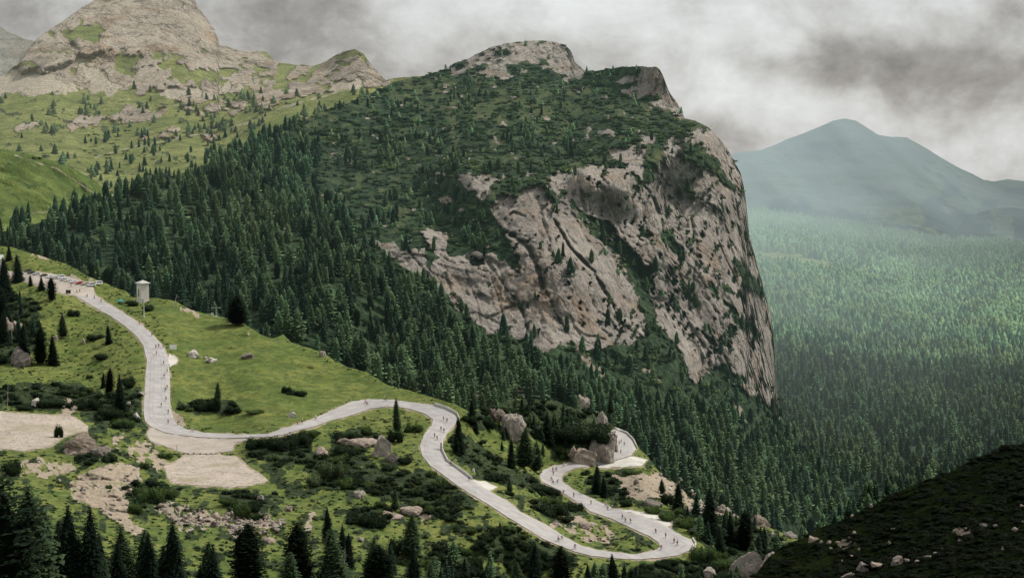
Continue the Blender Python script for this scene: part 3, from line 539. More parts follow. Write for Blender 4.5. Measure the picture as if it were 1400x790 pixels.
# ------------------------------------------------------------------ surfaces lying on the near slope
def drape(name, poly, mat, lift, label, step=3.0, edges=None, kind='structure'):
    pts = []
    for i in range(len(poly)):                                    # resample the outline
        a = Vector(poly[i]); b = Vector(poly[(i + 1) % len(poly)]); n = max(1, int((b - a).length / step))
        pts += [a + (b - a) * k / n for k in range(n)]
    nb = len(pts); P = np.array([tuple(p) for p in pts])
    P = P + (.9 if edges is None else .22) * np.stack([n2(P[:, 0], P[:, 1], 5, 3, 3.), n2(P[:, 0], P[:, 1], 5, 3, 9.)], -1) * 2
    x0, y0 = P.min(0); x1, y1 = P.max(0)
    gx, gy = np.meshgrid(np.arange(x0, x1, step), np.arange(y0, y1, step)); gx = gx.ravel() + NR.uniform(-.3, .3, gx.size); gy = gy.ravel() + NR.uniform(-.3, .3, gy.size)
    s = sdf(gx, gy, [tuple(p) for p in P]) > step * .45
    allp = [Vector(p) for p in P] + [Vector((a, b)) for a, b in zip(gx[s], gy[s])]
    r = delaunay_2d_cdt(allp, [(i, (i + 1) % nb) for i in range(nb)], [], 1, 1e-5)
    q = np.array([tuple(v) for v in r[0]]); fs = []
    for f in r[2]:
        a, b, c = (q[i] for i in f[:3])
        fs.append(tuple(f) if (b[0] - a[0]) * (c[1] - a[1]) - (b[1] - a[1]) * (c[0] - a[0]) < 0 else tuple(f)[::-1])
    W = world(q[:, 0], q[:, 1], NEAR.t(q[:, 0], q[:, 1])); W[:, 2] += lift
    across = np.full(len(q), .5)
    if edges:
        dl = pdist(q[:, 0], q[:, 1], edges[0]); dr = pdist(q[:, 0], q[:, 1], edges[1]); across = dl / (dl + dr + 1e-6)
    col = np.stack([across, across, across, across * 0 + 1], -1)
    o = mesh_obj(name, W, np.array(fs), mat, cols={'across': col}, smooth=True)
    o['label'] = label; o['kind'] = kind
    return o
def road_mat():
    m = new_mat('pale_asphalt'); b = MB_(m)
    a = b.attr('across').outputs['Fac']
    n = b.noise(.25, 5, .6); base = b.mix(b.ramp(n, [(.35, 0.), (.65, 1.)]), (.285, .278, .278), (.385, .374, .37))
    base = b.mix(b.ramp(b.noise(3., 3, .7), [(.4, .25), (.6, 0.)]), base, (.2, .19, .185))
    def band(c, w): return b.ramp(b.math('ABSOLUTE', b.math('SUBTRACT', b.math('ADD', a, b.math('MULTIPLY', b.math('SUBTRACT', b.noise(.06, 2), .5), .12)), c)), [(0., 1.), (w, 0.)])
    for c, w, k in ((.2, .035, .4), (.34, .03, .3), (.66, .035, .3), (.8, .03, .38)):
        base = b.mix(b.math('MULTIPLY', band(c, w), k), base, (.17, .155, .155))
    base = b.mix(b.math('MULTIPLY', b.ramp(a, [(.0, 1.), (.05, 0.), (.95, 0.), (1., 1.)]), b.ramp(b.noise(.5, 4), [(.4, .3), (.6, 1.)])), base, (.40, .36, .29))
    pt = b.ramp(b.noise(.05, 3, .5), [(.52, 0.), (.56, .35)]); base = b.mix(pt, base, (.27, .245, .25))
    finish(m, b.bsdf(base, .85, b.bump(b.noise(4., 3), .03), .25), 'none'); return m
def gravel_mat(name, c, stones=.6):
    m = new_mat(name); b = MB_(m)
    base = b.mix(b.ramp(b.noise(.12, 5, .65), [(.35, 0.), (.62, 1.)]), tuple(x * .78 for x in c), c)
    base = b.mix(b.ramp(b.noise(.7, 5, .8), [(.38, stones), (.5, 0.)]), base, tuple(x * .36 for x in c))
    base = b.mix(b.ramp(b.noise(1.6, 3, .6), [(.6, 0.), (.7, .6)]), base, tuple(min(1, x * 1.3) for x in c))
    base = b.mix(b.ramp(b.noise(.05, 3, .5), [(.55, 0.), (.66, .5)]), base, (.24, .21, .13))
    finish(m, b.bsdf(base, .95, b.bump(b.noise(1.3, 4, .7), .5), .1), 'none'); return m
M_road = road_mat(); M_grav = gravel_mat('pale_gravel', (.45, .395, .335), .85); M_grav2 = gravel_mat('fine_gravel', (.40, .36, .32), .25)
M_conc = gravel_mat('pale_concrete', (.55, .54, .5), .1)
drape('road', ROAD_POLY, M_road, .24, 'pale winding mountain road with hairpin bends', 2.6, (ROAD_L, ROAD_R))
drape('parking_area', PARK, M_grav2, .12, 'pale car park at the top of the road')
drape('gravel_junction', JUNC, M_grav2, .16, 'pale gravel apron where the track meets the road')
drape('gravel_lot', LOT, M_grav, .12, 'pale gravel lot below the road junction')
drape('gravel_yard', LEFTLOT, M_grav, .12, 'wide pale gravel yard at the left edge')
drape('roadside_pad', PULL1, M_conc, .12, 'small pale pad beside the upper straight')
drape('roadside_apron', PULL2, M_conc, .12, 'pale concrete apron beside the middle straight')
drape('lay_by', PULL3, M_conc, .16, 'white lay-by below the rock corner')
drape('gravel_lay_by', PULL4, M_conc, .12, 'pale lay-by before the hairpin bend')
# wide ground under everything, out to the horizon
gm = new_mat('deep_valley_ground'); b_ = MB_(gm)
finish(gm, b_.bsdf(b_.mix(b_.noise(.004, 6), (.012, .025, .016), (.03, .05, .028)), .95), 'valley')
g = mesh_obj('ground', [(-40000, -3000, -420), (40000, -3000, -420), (40000, 9000, -420), (-40000, 9000, -420)], [(0, 1, 2, 3)], gm)
g['label'] = 'dark valley ground under the whole landscape'; g['kind'] = 'structure'
# ------------------------------------------------------------------ plants
def leaf_mat(name, haze, sat=1.0):
    m = new_mat(name); b = MB_(m)
    a = b.attr('tint').outputs['Color']
    oi = N(b.nt, 'ShaderNodeObjectInfo').outputs['Random']
    k = b.math('ADD', .78, b.math('MULTIPLY', oi, .46))
    v = N(b.nt, 'ShaderNodeVectorMath', operation='SCALE'); b.nt.links.new(a, v.inputs[0]); b.nt.links.new(k, v.inputs['Scale'])
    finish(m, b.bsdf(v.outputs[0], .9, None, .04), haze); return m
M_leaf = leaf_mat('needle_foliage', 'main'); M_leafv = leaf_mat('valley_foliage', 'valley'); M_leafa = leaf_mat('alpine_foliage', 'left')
m_ = new_mat('bark'); b_ = MB_(m_)
finish(m_, b_.bsdf(b_.mix(b_.noise(2.5, 4), (.045, .035, .028), (.11, .09, .075)), .9), 'none'); M_bark = m_
m_ = new_mat('bleached_wood'); b_ = MB_(m_)
finish(m_, b_.bsdf(b_.mix(b_.noise(2.5, 4), (.2, .18, .16), (.36, .33, .3)), .9), 'none'); M_dead = m_

COLS = {'larch': (.082, .140, .068), 'spruce': (.027, .054, .033), 'pine': (.017, .033, .017), 'mugo': (.023, .038, .019), 'green': (.062, .10, .032), 'willow': (.085, .115, .055), 'shade': (.0055, .0105, .0035)}  # last entry is scrub with the slope's cloud shadow painted in
def conifer(seed, kind, levels, per, leafs, R=.19, core=True, fine=1.0):
    """unit-height conifer crown: whorls of drooping branches set with small needle clumps. returns verts, tris, tint"""
    g = np.random.default_rng(seed); V, Fc, C = [], [], []
    col = np.array(COLS[kind])
    lob = g.uniform(0, 6.28, 3)
    def prof(t, a):
        if kind == 'pine': p = (1 - t ** 2.2) ** .6 * (.75 + .5 * t) * (t < 1)
        elif kind == 'larch': p = (1 - t) ** .52 * (.55 + .45 * min(1, t * 5))
        else: p = (1 - t) ** .64
        return R * p * (1 + .16 * math.sin(2 * a + lob[0] + 5 * t) + .12 * math.sin(3 * a + lob[1] - 9 * t))
    z0 = {'larch': .10, 'spruce': .05, 'pine': .08}[kind]
    for i in range(levels):
        t = (i + g.uniform(-.3, .3)) / levels; t = min(max(t, 0), .985)
        z = z0 + (1 - z0) * t
        n = max(3, int(per * (1 - .55 * t) + .5)); a0 = g.uniform(0, 6.28)
        for j in range(n):
            a = a0 + 6.283 * (j + g.uniform(-.35, .35)) / n
            r = prof(t, a) * g.uniform(.72, 1.18) + .006
            droop = {'larch': -.12, 'spruce': -.38, 'pine': .15}[kind] * g.uniform(.5, 1.4)
            k = max(1, int(leafs * (1 - .5 * t)))
            for q in range(k):
                s = (q + g.uniform(.3, 1.0)) / k if k > 1 else g.uniform(.7, 1)
                s0 = max(0, s - 1.1 / max(k, 1.6))
                wd = (r * .34 * fine + .006 * fine) * g.uniform(.7, 1.3) * (1.25 - .5 * s)
                c, sn = math.cos(a), math.sin(a)
                lat = g.uniform(-.5, .5) * wd * 1.8 * (k > 2)
                p0 = np.array([c * r * s0 - sn * lat * .5, sn * r * s0 + c * lat * .5, z + droop * r * s0 ** 1.4 + g.uniform(-.004, .006)])
                p1 = np.array([c * r * s - sn * lat, sn * r * s + c * lat, z + droop * r * s ** 1.4 - g.uniform(0, .01)])
                up = g.uniform(-.5, .9); sx_, sy_ = -sn * wd, c * wd
                b0 = len(V)
                V += [p0, p1 + [sx_ * .55, sy_ * .55, -abs(up) * wd * .5], p1 + [c * wd * .5, sn * wd * .5, up * wd * .35], p1 - [sx_ * .55, sy_ * .55, abs(up) * wd * .5]]
                Fc += [(b0, b0 + 1, b0 + 2), (b0, b0 + 2, b0 + 3)]
                br = (.45 + .75 * s) * g.uniform(.75, 1.25) * (.8 + .35 * t)  # crown shading painted in: tips and top lighter, inner needles darker
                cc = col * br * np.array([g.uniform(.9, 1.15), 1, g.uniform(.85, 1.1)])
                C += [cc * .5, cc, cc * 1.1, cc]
    if core:
        n = 7; rings = 5; b0 = len(V)
        for i in range(rings):
            t = i / rings * .93
            for j in range(n):
                a = 6.283 * j / n; r = prof(t, a) * .62 * g.uniform(.8, 1.15)
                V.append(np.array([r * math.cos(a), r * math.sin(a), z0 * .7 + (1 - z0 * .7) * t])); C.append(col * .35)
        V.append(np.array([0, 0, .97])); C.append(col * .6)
        for i in range(rings - 1):
            for j in range(n):
                a_, b2, c_, d_ = b0 + i * n + j, b0 + i * n + (j + 1) % n, b0 + (i + 1) * n + (j + 1) % n, b0 + (i + 1) * n + j
                Fc += [(a_, b2, c_), (a_, c_, d_)]
        for j in range(n): Fc.append((b0 + (rings - 1) * n + j, b0 + (rings - 1) * n + (j + 1) % n, len(V) - 1))
    return np.array(V), np.array(Fc), np.concatenate([np.clip(np.array(C), 0, 1), np.ones((len(C), 1))], 1)
def far_conifer(seed, kind):
    """small distant crown: a few ragged star-shaped skirts"""
    g = np.random.default_rng(seed); V, Fc, C = [], [], []; col = np.array(COLS[kind])
    tiers = 4; n = 6; R = .28 if kind == 'larch' else .24
    for i in range(tiers):
        t = i / tiers; b0 = len(V); ph = g.uniform(0, 6.28)
        V.append(np.array([0, 0, min(1, .1 + .9 * (t + 1.6 / tiers))])); C.append(col * 1.25)
        for j in range(n):
            a = ph + 6.283 * j / n; r = R * ((1 - t) ** .75) * g.uniform(.75, 1.25)
            V.append(np.array([r * math.cos(a), r * math.sin(a), .06 + .9 * t + g.uniform(-.03, .03)])); C.append(col * g.uniform(.6, 1.05) * (.7 + .4 * t))  # light from above painted in: apexes bright, lower rims dim
        for j in range(n): Fc.append((b0, b0 + 1 + j, b0 + 1 + (j + 1) % n))
    return np.array(V), np.array(Fc), np.concatenate([np.array(C), np.ones((len(C), 1))], 1)
def bush(seed, kind, n, sub=5, flat=.6):
    """unit-radius shrub: several lobes covered in small leaf clumps over a dark core"""
    g = np.random.default_rng(seed); V, Fc, C = [], [], []; col = np.array(COLS[kind])
    lobes = [(np.array([g.uniform(-.6, .6), g.uniform(-.5, .5), g.uniform(.1, .35)]), g.uniform(.35, .6) * (1 if sub < 8 else .72)) for _ in range(sub)]
    for k in range(n):
        c, r = lobes[k % sub]; d = g.normal(size=3); d /= np.linalg.norm(d); d[2] = abs(d[2]) * 1.1 - .12
        p = c + d * r * np.array([1, 1, flat / .6]) * g.uniform(.8, 1.2); s = g.uniform(.07, .15) * (120 / n) ** .35
        u = g.normal(size=3); u /= np.linalg.norm(u); v = np.cross(d, u); v /= np.linalg.norm(v) + 1e-6; b0 = len(V)
        V += [p - u * s * .6 - v * s * .5, p + u * s * .7 - v * s * .3, p + v * s + d * s * .6]; Fc.append((b0, b0 + 1, b0 + 2))
        br = (.45 + .8 * max(0, d[2])) * g.uniform(.65, 1.3); cc = col * br; C += [cc * .8, cc, cc * 1.15]  # upward-facing clumps painted brighter, as if lit from above
    for c, r in lobes:
        b0 = len(V); m = 6
        for i in range(4):
            e = -.3 + i / 3 * 1.75
            for j in range(m):
                a = 6.283 * j / m; q = r * .78 * g.uniform(.8, 1.08)
                V.append(c + [q * math.cos(e) * math.cos(a), q * math.cos(e) * math.sin(a), q * math.sin(e) * flat / .6]); C.append(col * (.3 + .1 * i))  # core painted dark as inner shade, darkest at its base
        for i in range(3):
            for j in range(m):
                a_, b2, c_, d_ = b0 + i * m + j, b0 + i * m + (j + 1) % m, b0 + (i + 1) * m + (j + 1) % m, b0 + (i + 1) * m + j
                Fc += [(a_, b2, c_), (a_, c_, d_)]
    V = np.array(V); V[:, 2] = np.maximum(V[:, 2], -.15)
    return V, np.array(Fc), np.concatenate([np.array(C), np.ones((len(C), 1))], 1)

def trunk_mesh(name, r=.013, h=.9, mat=M_bark, lean=.0, limbs=0, seed=0):
    g = np.random.default_rng(seed); V, Fc = [], []; n = 7
    def tube(pts, rad):
        b0 = len(V)
        for p, q in zip(pts, rad):
            for j in range(n):
                a = 6.283 * j / n; V.append((p[0] + q * math.cos(a), p[1] + q * math.sin(a), p[2] + (q * math.sin(a) * .3 if len(pts) < 4 else 0)))
        for i in range(len(pts) - 1):
            for j in range(n): Fc.append((b0 + i * n + j, b0 + i * n + (j + 1) % n, b0 + (i + 1) * n + (j + 1) % n, b0 + (i + 1) * n + j))
    zs = [-.03, 0, .04, .3, .6, h]; rs = [r * 1.6, r * 1.35, r, r * .75, r * .45, r * .12]
    tube([(lean * z, 0, z) for z in zs], rs)
    for k in range(limbs):
        z = g.uniform(.25, .9) * h; a = g.uniform(0, 6.28); L = .16 * (1.1 - z)
        tube([(lean * z, 0, z), (lean * z + L * .6 * math.cos(a), L * .6 * math.sin(a), z + .01), (lean * z + L * math.cos(a), L * math.sin(a), z + g.uniform(-.03, .05))], [r * .35, r * .22, r * .06])
    return mesh_data(name, V, Fc, mat, smooth=True)
def crown_mesh(name, gen, mat=M_leaf, k=1.0):
    V, Fc, C = gen; C = C.copy(); C[:, :3] *= k; return mesh_data(name, V, Fc, mat, cols={'tint': C})
HI = {'larch': [crown_mesh('crown', conifer(100 + i, 'larch', 44, 13, 16, .21, True, .55), k=.42) for i in range(3)],  # near crowns darkened by tint, cloud shadow painted into the foliage
      'spruce': [crown_mesh('crown', conifer(120 + i, 'spruce', 46, 13, 16, .20, True, .55), k=.33) for i in range(3)],
      'pine': [crown_mesh('crown', conifer(140 + i, 'pine', 44, 15, 16, .24, True, .5), k=.5) for i in range(3)]}
MID = {'larch': [crown_mesh('crown', conifer(200 + i, 'larch', 17, 8, 4, R)) for i, R in enumerate((.20, .23, .26, .28, .22))],
       'spruce': [crown_mesh('crown', conifer(220 + i, 'spruce', 17, 8, 4, R)) for i, R in enumerate((.18, .21, .23, .19, .25))],
       'pine': [crown_mesh('crown', conifer(240 + i, 'pine', 15, 9, 4, R)) for i, R in enumerate((.2, .24, .28))]}
TRUNK = trunk_mesh('trunk'); TRUNK_H = trunk_mesh('trunk', .012, .9, limbs=14, seed=3)
LO = {k: [conifer(300 + i, k, 9, 6, 2, R * (1 if k != 'pine' else 1.15)) for i, R in enumerate((.19, .22, .26, .21))] for k in ('larch', 'spruce', 'pine')}
FARC = {k: [far_conifer(400 + i, k) for i in range(5)] for k in ('larch', 'spruce')}; FARC['pine'] = LO['pine'] + LO['pine'][:1]
BUSH = {k: [crown_mesh('foliage', bush(500 + i, k, 1900, 11, f)) for i, f in enumerate((.5, .62, .45, .7))] for k in ('mugo', 'green', 'willow')}
LOB = {k: [bush(600 + i, k, 34, 3, .55) for i in range(4)] for k in ('mugo', 'green', 'shade')}
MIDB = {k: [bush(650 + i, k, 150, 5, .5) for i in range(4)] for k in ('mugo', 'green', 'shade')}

def merged(name, items, mat, label, cat):
    """uncountable growth: one object. items = [(verts, tris, tint, pos, scale xyz, rot, brightness)]"""
    Vs, Fs, Cs, off = [], [], [], 0
    for V, Fc, C, p, s, r, k in items:
        c, sn = math.cos(r), math.sin(r); v = V * s; v = v + np.outer(v[:, 2], [.05 * math.sin(p[0] * 13.7), .05 * math.sin(p[1] * 11.3), 0])
        Vs.append(np.stack([v[:, 0] * c - v[:, 1] * sn + p[0], v[:, 0] * sn + v[:, 1] * c + p[1], v[:, 2] + p[2]], -1).astype(np.float32))
        Fs.append(Fc + off); off += len(V); cc = C.copy(); hu = (math.sin(p[0] * 7.3 + p[1] * 3.1) + math.sin(p[0] * .021 + p[1] * .013)) * .5; cc[:, :3] *= np.array([k * (1 + .16 * hu), k, k * (1 - .1 * hu)]); tl = .05 * math.sin(p[0] * 13.7), .05 * math.sin(p[1] * 11.3); Cs.append(cc.astype(np.float32))
    o = mesh_obj(name, np.concatenate(Vs), np.concatenate(Fs), mat, cols={'tint': np.concatenate(Cs)})
    o['label'] = label; o['category'] = cat; o['kind'] = 'stuff'; return o

def empty(name, loc, label, cat, group=None, rz=0, s=None):
    o = bpy.data.objects.new(name, None); COL.objects.link(o); o.location = loc; o.rotation_euler = (0, 0, rz)
    o.empty_display_size = .5
    if s is not None: o.scale = s if hasattr(s, '__len__') else (s, s, s)
    o['label'] = label; o['category'] = cat
    if group: o['group'] = group
    return o
def child(name, me, parent, loc=(0, 0, 0), rot=(0, 0, 0)):
    o = bpy.data.objects.new(name, me); COL.objects.link(o); o.parent = parent; o.location = loc; o.rotation_euler = rot; return o
KN = {'larch': 'larch_tree', 'spruce': 'spruce_tree', 'pine': 'stone_pine'}
def tree(kind, pos, h, label, group=None, hi=False, wide=1.0):
    t = empty(KN[kind], pos, label, 'tree', group, rnd.uniform(0, 6.28), (h * wide, h * wide, h)); t.rotation_euler = (rnd.uniform(-.04, .04), rnd.uniform(-.04, .04), rnd.uniform(0, 6.28))
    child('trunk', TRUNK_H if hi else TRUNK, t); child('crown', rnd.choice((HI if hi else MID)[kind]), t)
    return t

def scatter(L, dens, seed, x0=-60, x1=1460, ylim=None):
    g = np.random.default_rng(seed); PX, PY, W = L.grid
    a = W[1:, :-1] - W[:-1, :-1]; c = W[:-1, 1:] - W[:-1, :-1]
    ar = np.abs(np.cross(a, c)[..., 2])                                     # plan area
    px = PX[:-1, :-1]; py = PY[:-1, :-1]
    ok = (px > x0) & (px < x1)
    if ylim is not None: ok &= py < ylim(px)
    wgt = ar * dens(px, py) * ok; tot = wgt.sum(); n = g.poisson(tot)
    k = g.choice(wgt.size, n, p=(wgt / tot).ravel()); i, j = np.unravel_index(k, wgt.shape)
    u, v = g.random(n)[:, None], g.random(n)[:, None]
    P = W[i, j] + (W[i + 1, j] - W[i, j]) * u + (W[i, j + 1] - W[i, j]) * v
    X = PX[i, j] + (PX[i, j + 1] - PX[i, j]) * v[:, 0]; Y = PY[i, j] + (PY[i + 1, j] - PY[i, j]) * u[:, 0]
    return P, X, Y, g
def thin(P, X, Y, dmin):
    cell = {}; keep = []
    for i, p in enumerate(P):
        k = (int(p[0] // dmin), int(p[1] // dmin))
        if any((k[0] + a, k[1] + b) in cell and (cell[(k[0] + a, k[1] + b)][0] - p[0]) ** 2 + (cell[(k[0] + a, k[1] + b)][1] - p[1]) ** 2 < dmin * dmin for a in (-1, 0, 1) for b in (-1, 0, 1)): continue
        cell[k] = p; keep.append(i)
    return P[keep], X[keep], Y[keep]

# --- forest on the main mountain
FOREST = [[(-80,300),(60,296),(140,272),(260,232),(330,205),(400,168),(440,200),(430,250),(480,300),(520,365),(575,400),(620,450),(680,480),(720,500),(800,540),(860,560),(940,590),(1010,640),(1060,680),(1100,720),(1130,800),(-80,800)],
          [(845,560),(900,545),(1000,610),(1060,600),(1075,580),(1110,640),(1140,720),(1100,760),(850,760)]]
def dens_main(px, py):
    m = main_masks(px, py); rock = m[..., 0]
    f = polymask(px, py, FOREST, 12, 22, 8, 31.)
    scat = np.where(py > 180, .0052, .0014) * (px < 870) + .0006
    band = np.exp(-((py - (560 + (px - 700) * .45)) / 35.) ** 2) * (px > 640) * (px < 1000)      # mostly shrubs at the foot of the cliff
    d = f * .0175 * (1 - .3 * band) + .006 * (1 - f) * (py > 300) * (px > 780) + (1 - f) * scat * sstep(-.2, .3, n2(px, py, 28, 3, 44.)) * 1.5
    gap = sstep(.06, .22, n2(px * .7, py, 20, 3, 50.)) * (py < 520)
    d = d * (1 - .85 * gap)
    return d * (1 - rock) ** 2 + rock * .0004
def hide_main(px): return NEAR.top(px) + 14
P, X, Y, g = scatter(MAIN, dens_main, 5, -40, 1150, hide_main); P, X, Y = thin(P, X, Y, 4.2)
D = np.linalg.norm(P, axis=1)
fz = polymask(X, Y, FOREST, 12, 22, 8, 31.)
kn = n2(X, Y, 60, 3, 70.)
items = []
for i in range(len(P)):
    dark = g.random() < (.34 + .5 * kn[i] + (.25 if Y[i] > 330 and X[i] < 330 else 0))
    h = ((10 + 12.5 * g.random() ** .7) * (1 + .25 * n2(X[i:i+1], Y[i:i+1], 25, 2, 99.)[0]) if fz[i] > .5 else g.uniform(6, 15)) * (1.12 if Y[i] > 400 else 1) * (.75 if Y[i] < 190 else 1)
    if not dark: h *= .95
    items.append((h * F / D[i], 'spruce' if dark else 'larch', i, h))
items.sort(reverse=True)
cnt = {'larch': 0, 'spruce': 0}; rest = []
for s, kind, i, h in items:
    vis = -5 < X[i] < 1405 and Y[i] < NEAR.top(np.array([X[i]]))[0] + 6
    if cnt[kind] < {'larch': 205, 'spruce': 120}[kind] and vis:
        cnt[kind] += 1
        side = 'left' if X[i] < 330 else ('mid' if X[i] < 760 else 'right')
        place = {'left': 'in the dark forest behind the road meadow', 'mid': 'in the mixed forest below the cliff', 'right': 'on the wooded slope right of the road bends'}[side]
        tree(kind, Vector(P[i]) - Vector((0, 0, .3)), h, ('light green larch ' if kind == 'larch' else 'dark pointed spruce ') + place, {'larch': 'larches ', 'spruce': 'spruces '}[kind] + place, False, g.uniform(.85, 1.2))
    else: rest.append((s, kind, i, h))
allm = []
for s, kind, i, h in rest:
    src = g.choice(len(LO[kind])) if s > 11 else g.choice(5)
    if kind == 'spruce' and g.random() < .2: kind = 'pine'; src = g.choice(4); h *= .8
    V, Fc, C = (LO if s > 11 else FARC)[kind][src]
    wd = g.uniform(.85, 1.4) * (1.15 if fz[i] < .5 else 1); k = g.uniform(.6, 1.55)
    allm.append((V, Fc, C, P[i] - [0, 0, .3], (h * wd * 1.08, h * wd * 1.08, h), g.uniform(0, 6.28), k))
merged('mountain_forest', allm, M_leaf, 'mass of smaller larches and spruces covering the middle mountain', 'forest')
print('main trees', len(P), cnt, len(allm))

# --- dwarf pine scrub over the mountain
def dens_scrub(px, py):
    m = main_masks(px, py)
    return (.014 * sstep(.3, .8, m[..., 1]) + .004) * (1 - m[..., 0]) * (1 - .75 * polymask(px, py, [FOREST[0]], 12, 22, 8, 31.) * (px < 640))
P, X, Y, g = scatter(MAIN, dens_scrub, 6, -20, 1120, lambda x: NEAR.top(x) + 5)
sl = []
for i in range(len(P)):
    r = 1.4 + 3.6 * g.random() ** 2; V, Fc, C = LOB['mugo' if g.random() < .76 else 'green'][g.integers(4)]
    sl.append((V, Fc, C, P[i] - [0, 0, .4], (r * g.uniform(1, 1.6), r * g.uniform(1, 1.4), r * .85), g.uniform(0, 6.28), g.uniform(.7, 2.3)))
merged('mountain_scrub', sl, M_leaf, 'dark dwarf pine scrub spread over the mountain shoulders', 'scrub'); print('scrub', len(sl))

# --- valley forest
def dens_valley(px, py):
    c = polymask(px, py, [CLEAR, CLEAR2], 3, 10, 2, 4.)
    return (1 - c) * .0125 * sstep(-.75, -.2, n2(px, py * 1.5, 26, 3, 60.)) * np.where(py < 400, .62, 1)
P, X, Y, g = scatter(VALLEY, dens_valley, 8, 985, 1560, lambda x: np.where(x < 1090, 745., 760 - (x - 1090) * .42) + 16)
P, X, Y = thin(P, X, Y, 4.6)
kn = n2(X, Y, 40, 3, 90.); D = np.linalg.norm(P, axis=1); sun_patch = n2(X + Y * 1.1, (Y - X * .3) * 2.2, 46, 4, 120.); vl = []; order = np.argsort(D); cnt2 = {'larch': 0, 'spruce': 0}
for i in order:
    kind = 'spruce' if g.random() < .30 + .4 * kn[i] else 'larch'; h = 13 + 12 * g.random() ** .8
    if cnt2[kind] < 24 and 1000 < X[i] < 1398 and Y[i] < SHADE.top(np.array([X[i]]))[0] - 4 and X[i] > 1120:
        cnt2[kind] += 1
        t = tree(kind, Vector(P[i]) - Vector((0, 0, .3)), h, ('light green larch' if kind == 'larch' else 'dark spruce') + ' in the valley forest behind the shaded slope', {'larch': 'larches', 'spruce': 'spruces'}[kind] + ' in the valley forest behind the shaded slope')
        continue
    V, Fc, C = (LO if D[i] < 2100 else FARC)[kind][g.integers(4)]
    wd = g.uniform(.85, 1.25) * (1.25 if D[i] > 2600 else 1); vl.append((V, Fc, C, P[i] - [0, 0, .3], (h * wd * 1.05, h * wd * 1.05, h), g.uniform(0, 6.28), g.uniform(.8, 1.7) * (1 + .35 * sstep(.0, .3, sun_patch[i]) + .65 * math.exp(-((Y[i] - 352 - (X[i] - 1100) * .32) / 48) ** 2))))  # sunlit patches and a diagonal light band painted into the tree tints
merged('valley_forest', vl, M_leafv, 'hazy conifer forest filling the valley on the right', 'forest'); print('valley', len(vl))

# --- scattered trees on the alpine meadow
def dens_alp(px, py):
    m = alp_masks(px, py); c = sstep(.0, .3, n2(px, py * 1.6, 22, 3, 77.))
    return (.00022 * sstep(118, 140, py) * (1 - .75 * m[..., 0]) * (.35 + 15 * c) + .0012 * sstep(200, 150, np.abs(px - 420)) * sstep(175, 200, py + (px - 400) * .35)) * (1 - m[..., 2])
P, X, Y, g = scatter(ALP, dens_alp, 9, -10, 560); P, X, Y = thin(P, X, Y, 7)
D = np.linalg.norm(P, axis=1); al = []; order = np.argsort(-Y); n_al = 0
for i in order:
    kind = 'spruce' if g.random() < .6 else 'larch'; h = g.uniform(7, 15)
    if n_al < 70 and MAIN.top(X[i]) > Y[i] and not (X[i] < 150 and Y[i] > 205):
        n_al += 1; o = tree(kind, Vector(P[i]) - Vector((0, 0, .3)), h, ('dark spruce' if kind == 'spruce' else 'light green larch') + ' scattered on the pale alpine meadow', ('spruces' if kind == 'spruce' else 'larches') + ' on the alpine meadow', False, 1.3)
        continue
    V, Fc, C = FARC[kind][g.integers(5)]; al.append((V, Fc, C, P[i] - [0, 0, .3], (h * 1.5, h * 1.5, h), g.uniform(0, 6.28), g.uniform(.9, 1.3)))
def dens_alpb(px, py): return .0007 * sstep(125, 150, py) * sstep(-.1, .3, n2(px, py * 1.6, 22, 3, 78.))
P, X, Y, g = scatter(ALP, dens_alpb, 10, -10, 560)
for i in range(len(P)):
    r = g.uniform(1.5, 4); V, Fc, C = LOB['mugo'][g.integers(4)]; al.append((V, Fc, C, P[i] - [0, 0, .2], (r * 1.6, r * 1.3, r * .7), g.uniform(0, 6.28), g.uniform(.8, 1.3)))
merged('alpine_scrub', al, M_leafa, 'small far shrubs and stunted trees dotted over the alpine meadow', 'scrub'); print('alp', len(al))
# ------------------------------------------------------------------ plants on the near slope
def ppm(P): return F / P.length                                   # pixels of the photograph per metre there
def put_tree(kind, px, py, hpx, label, hi=True, wide=1.0, L=None, group=None):
    P = (L or NEAR).p(px, py); return tree(kind, P - Vector((0, 0, .25)), hpx / ppm(P), label, group, hi, wide)
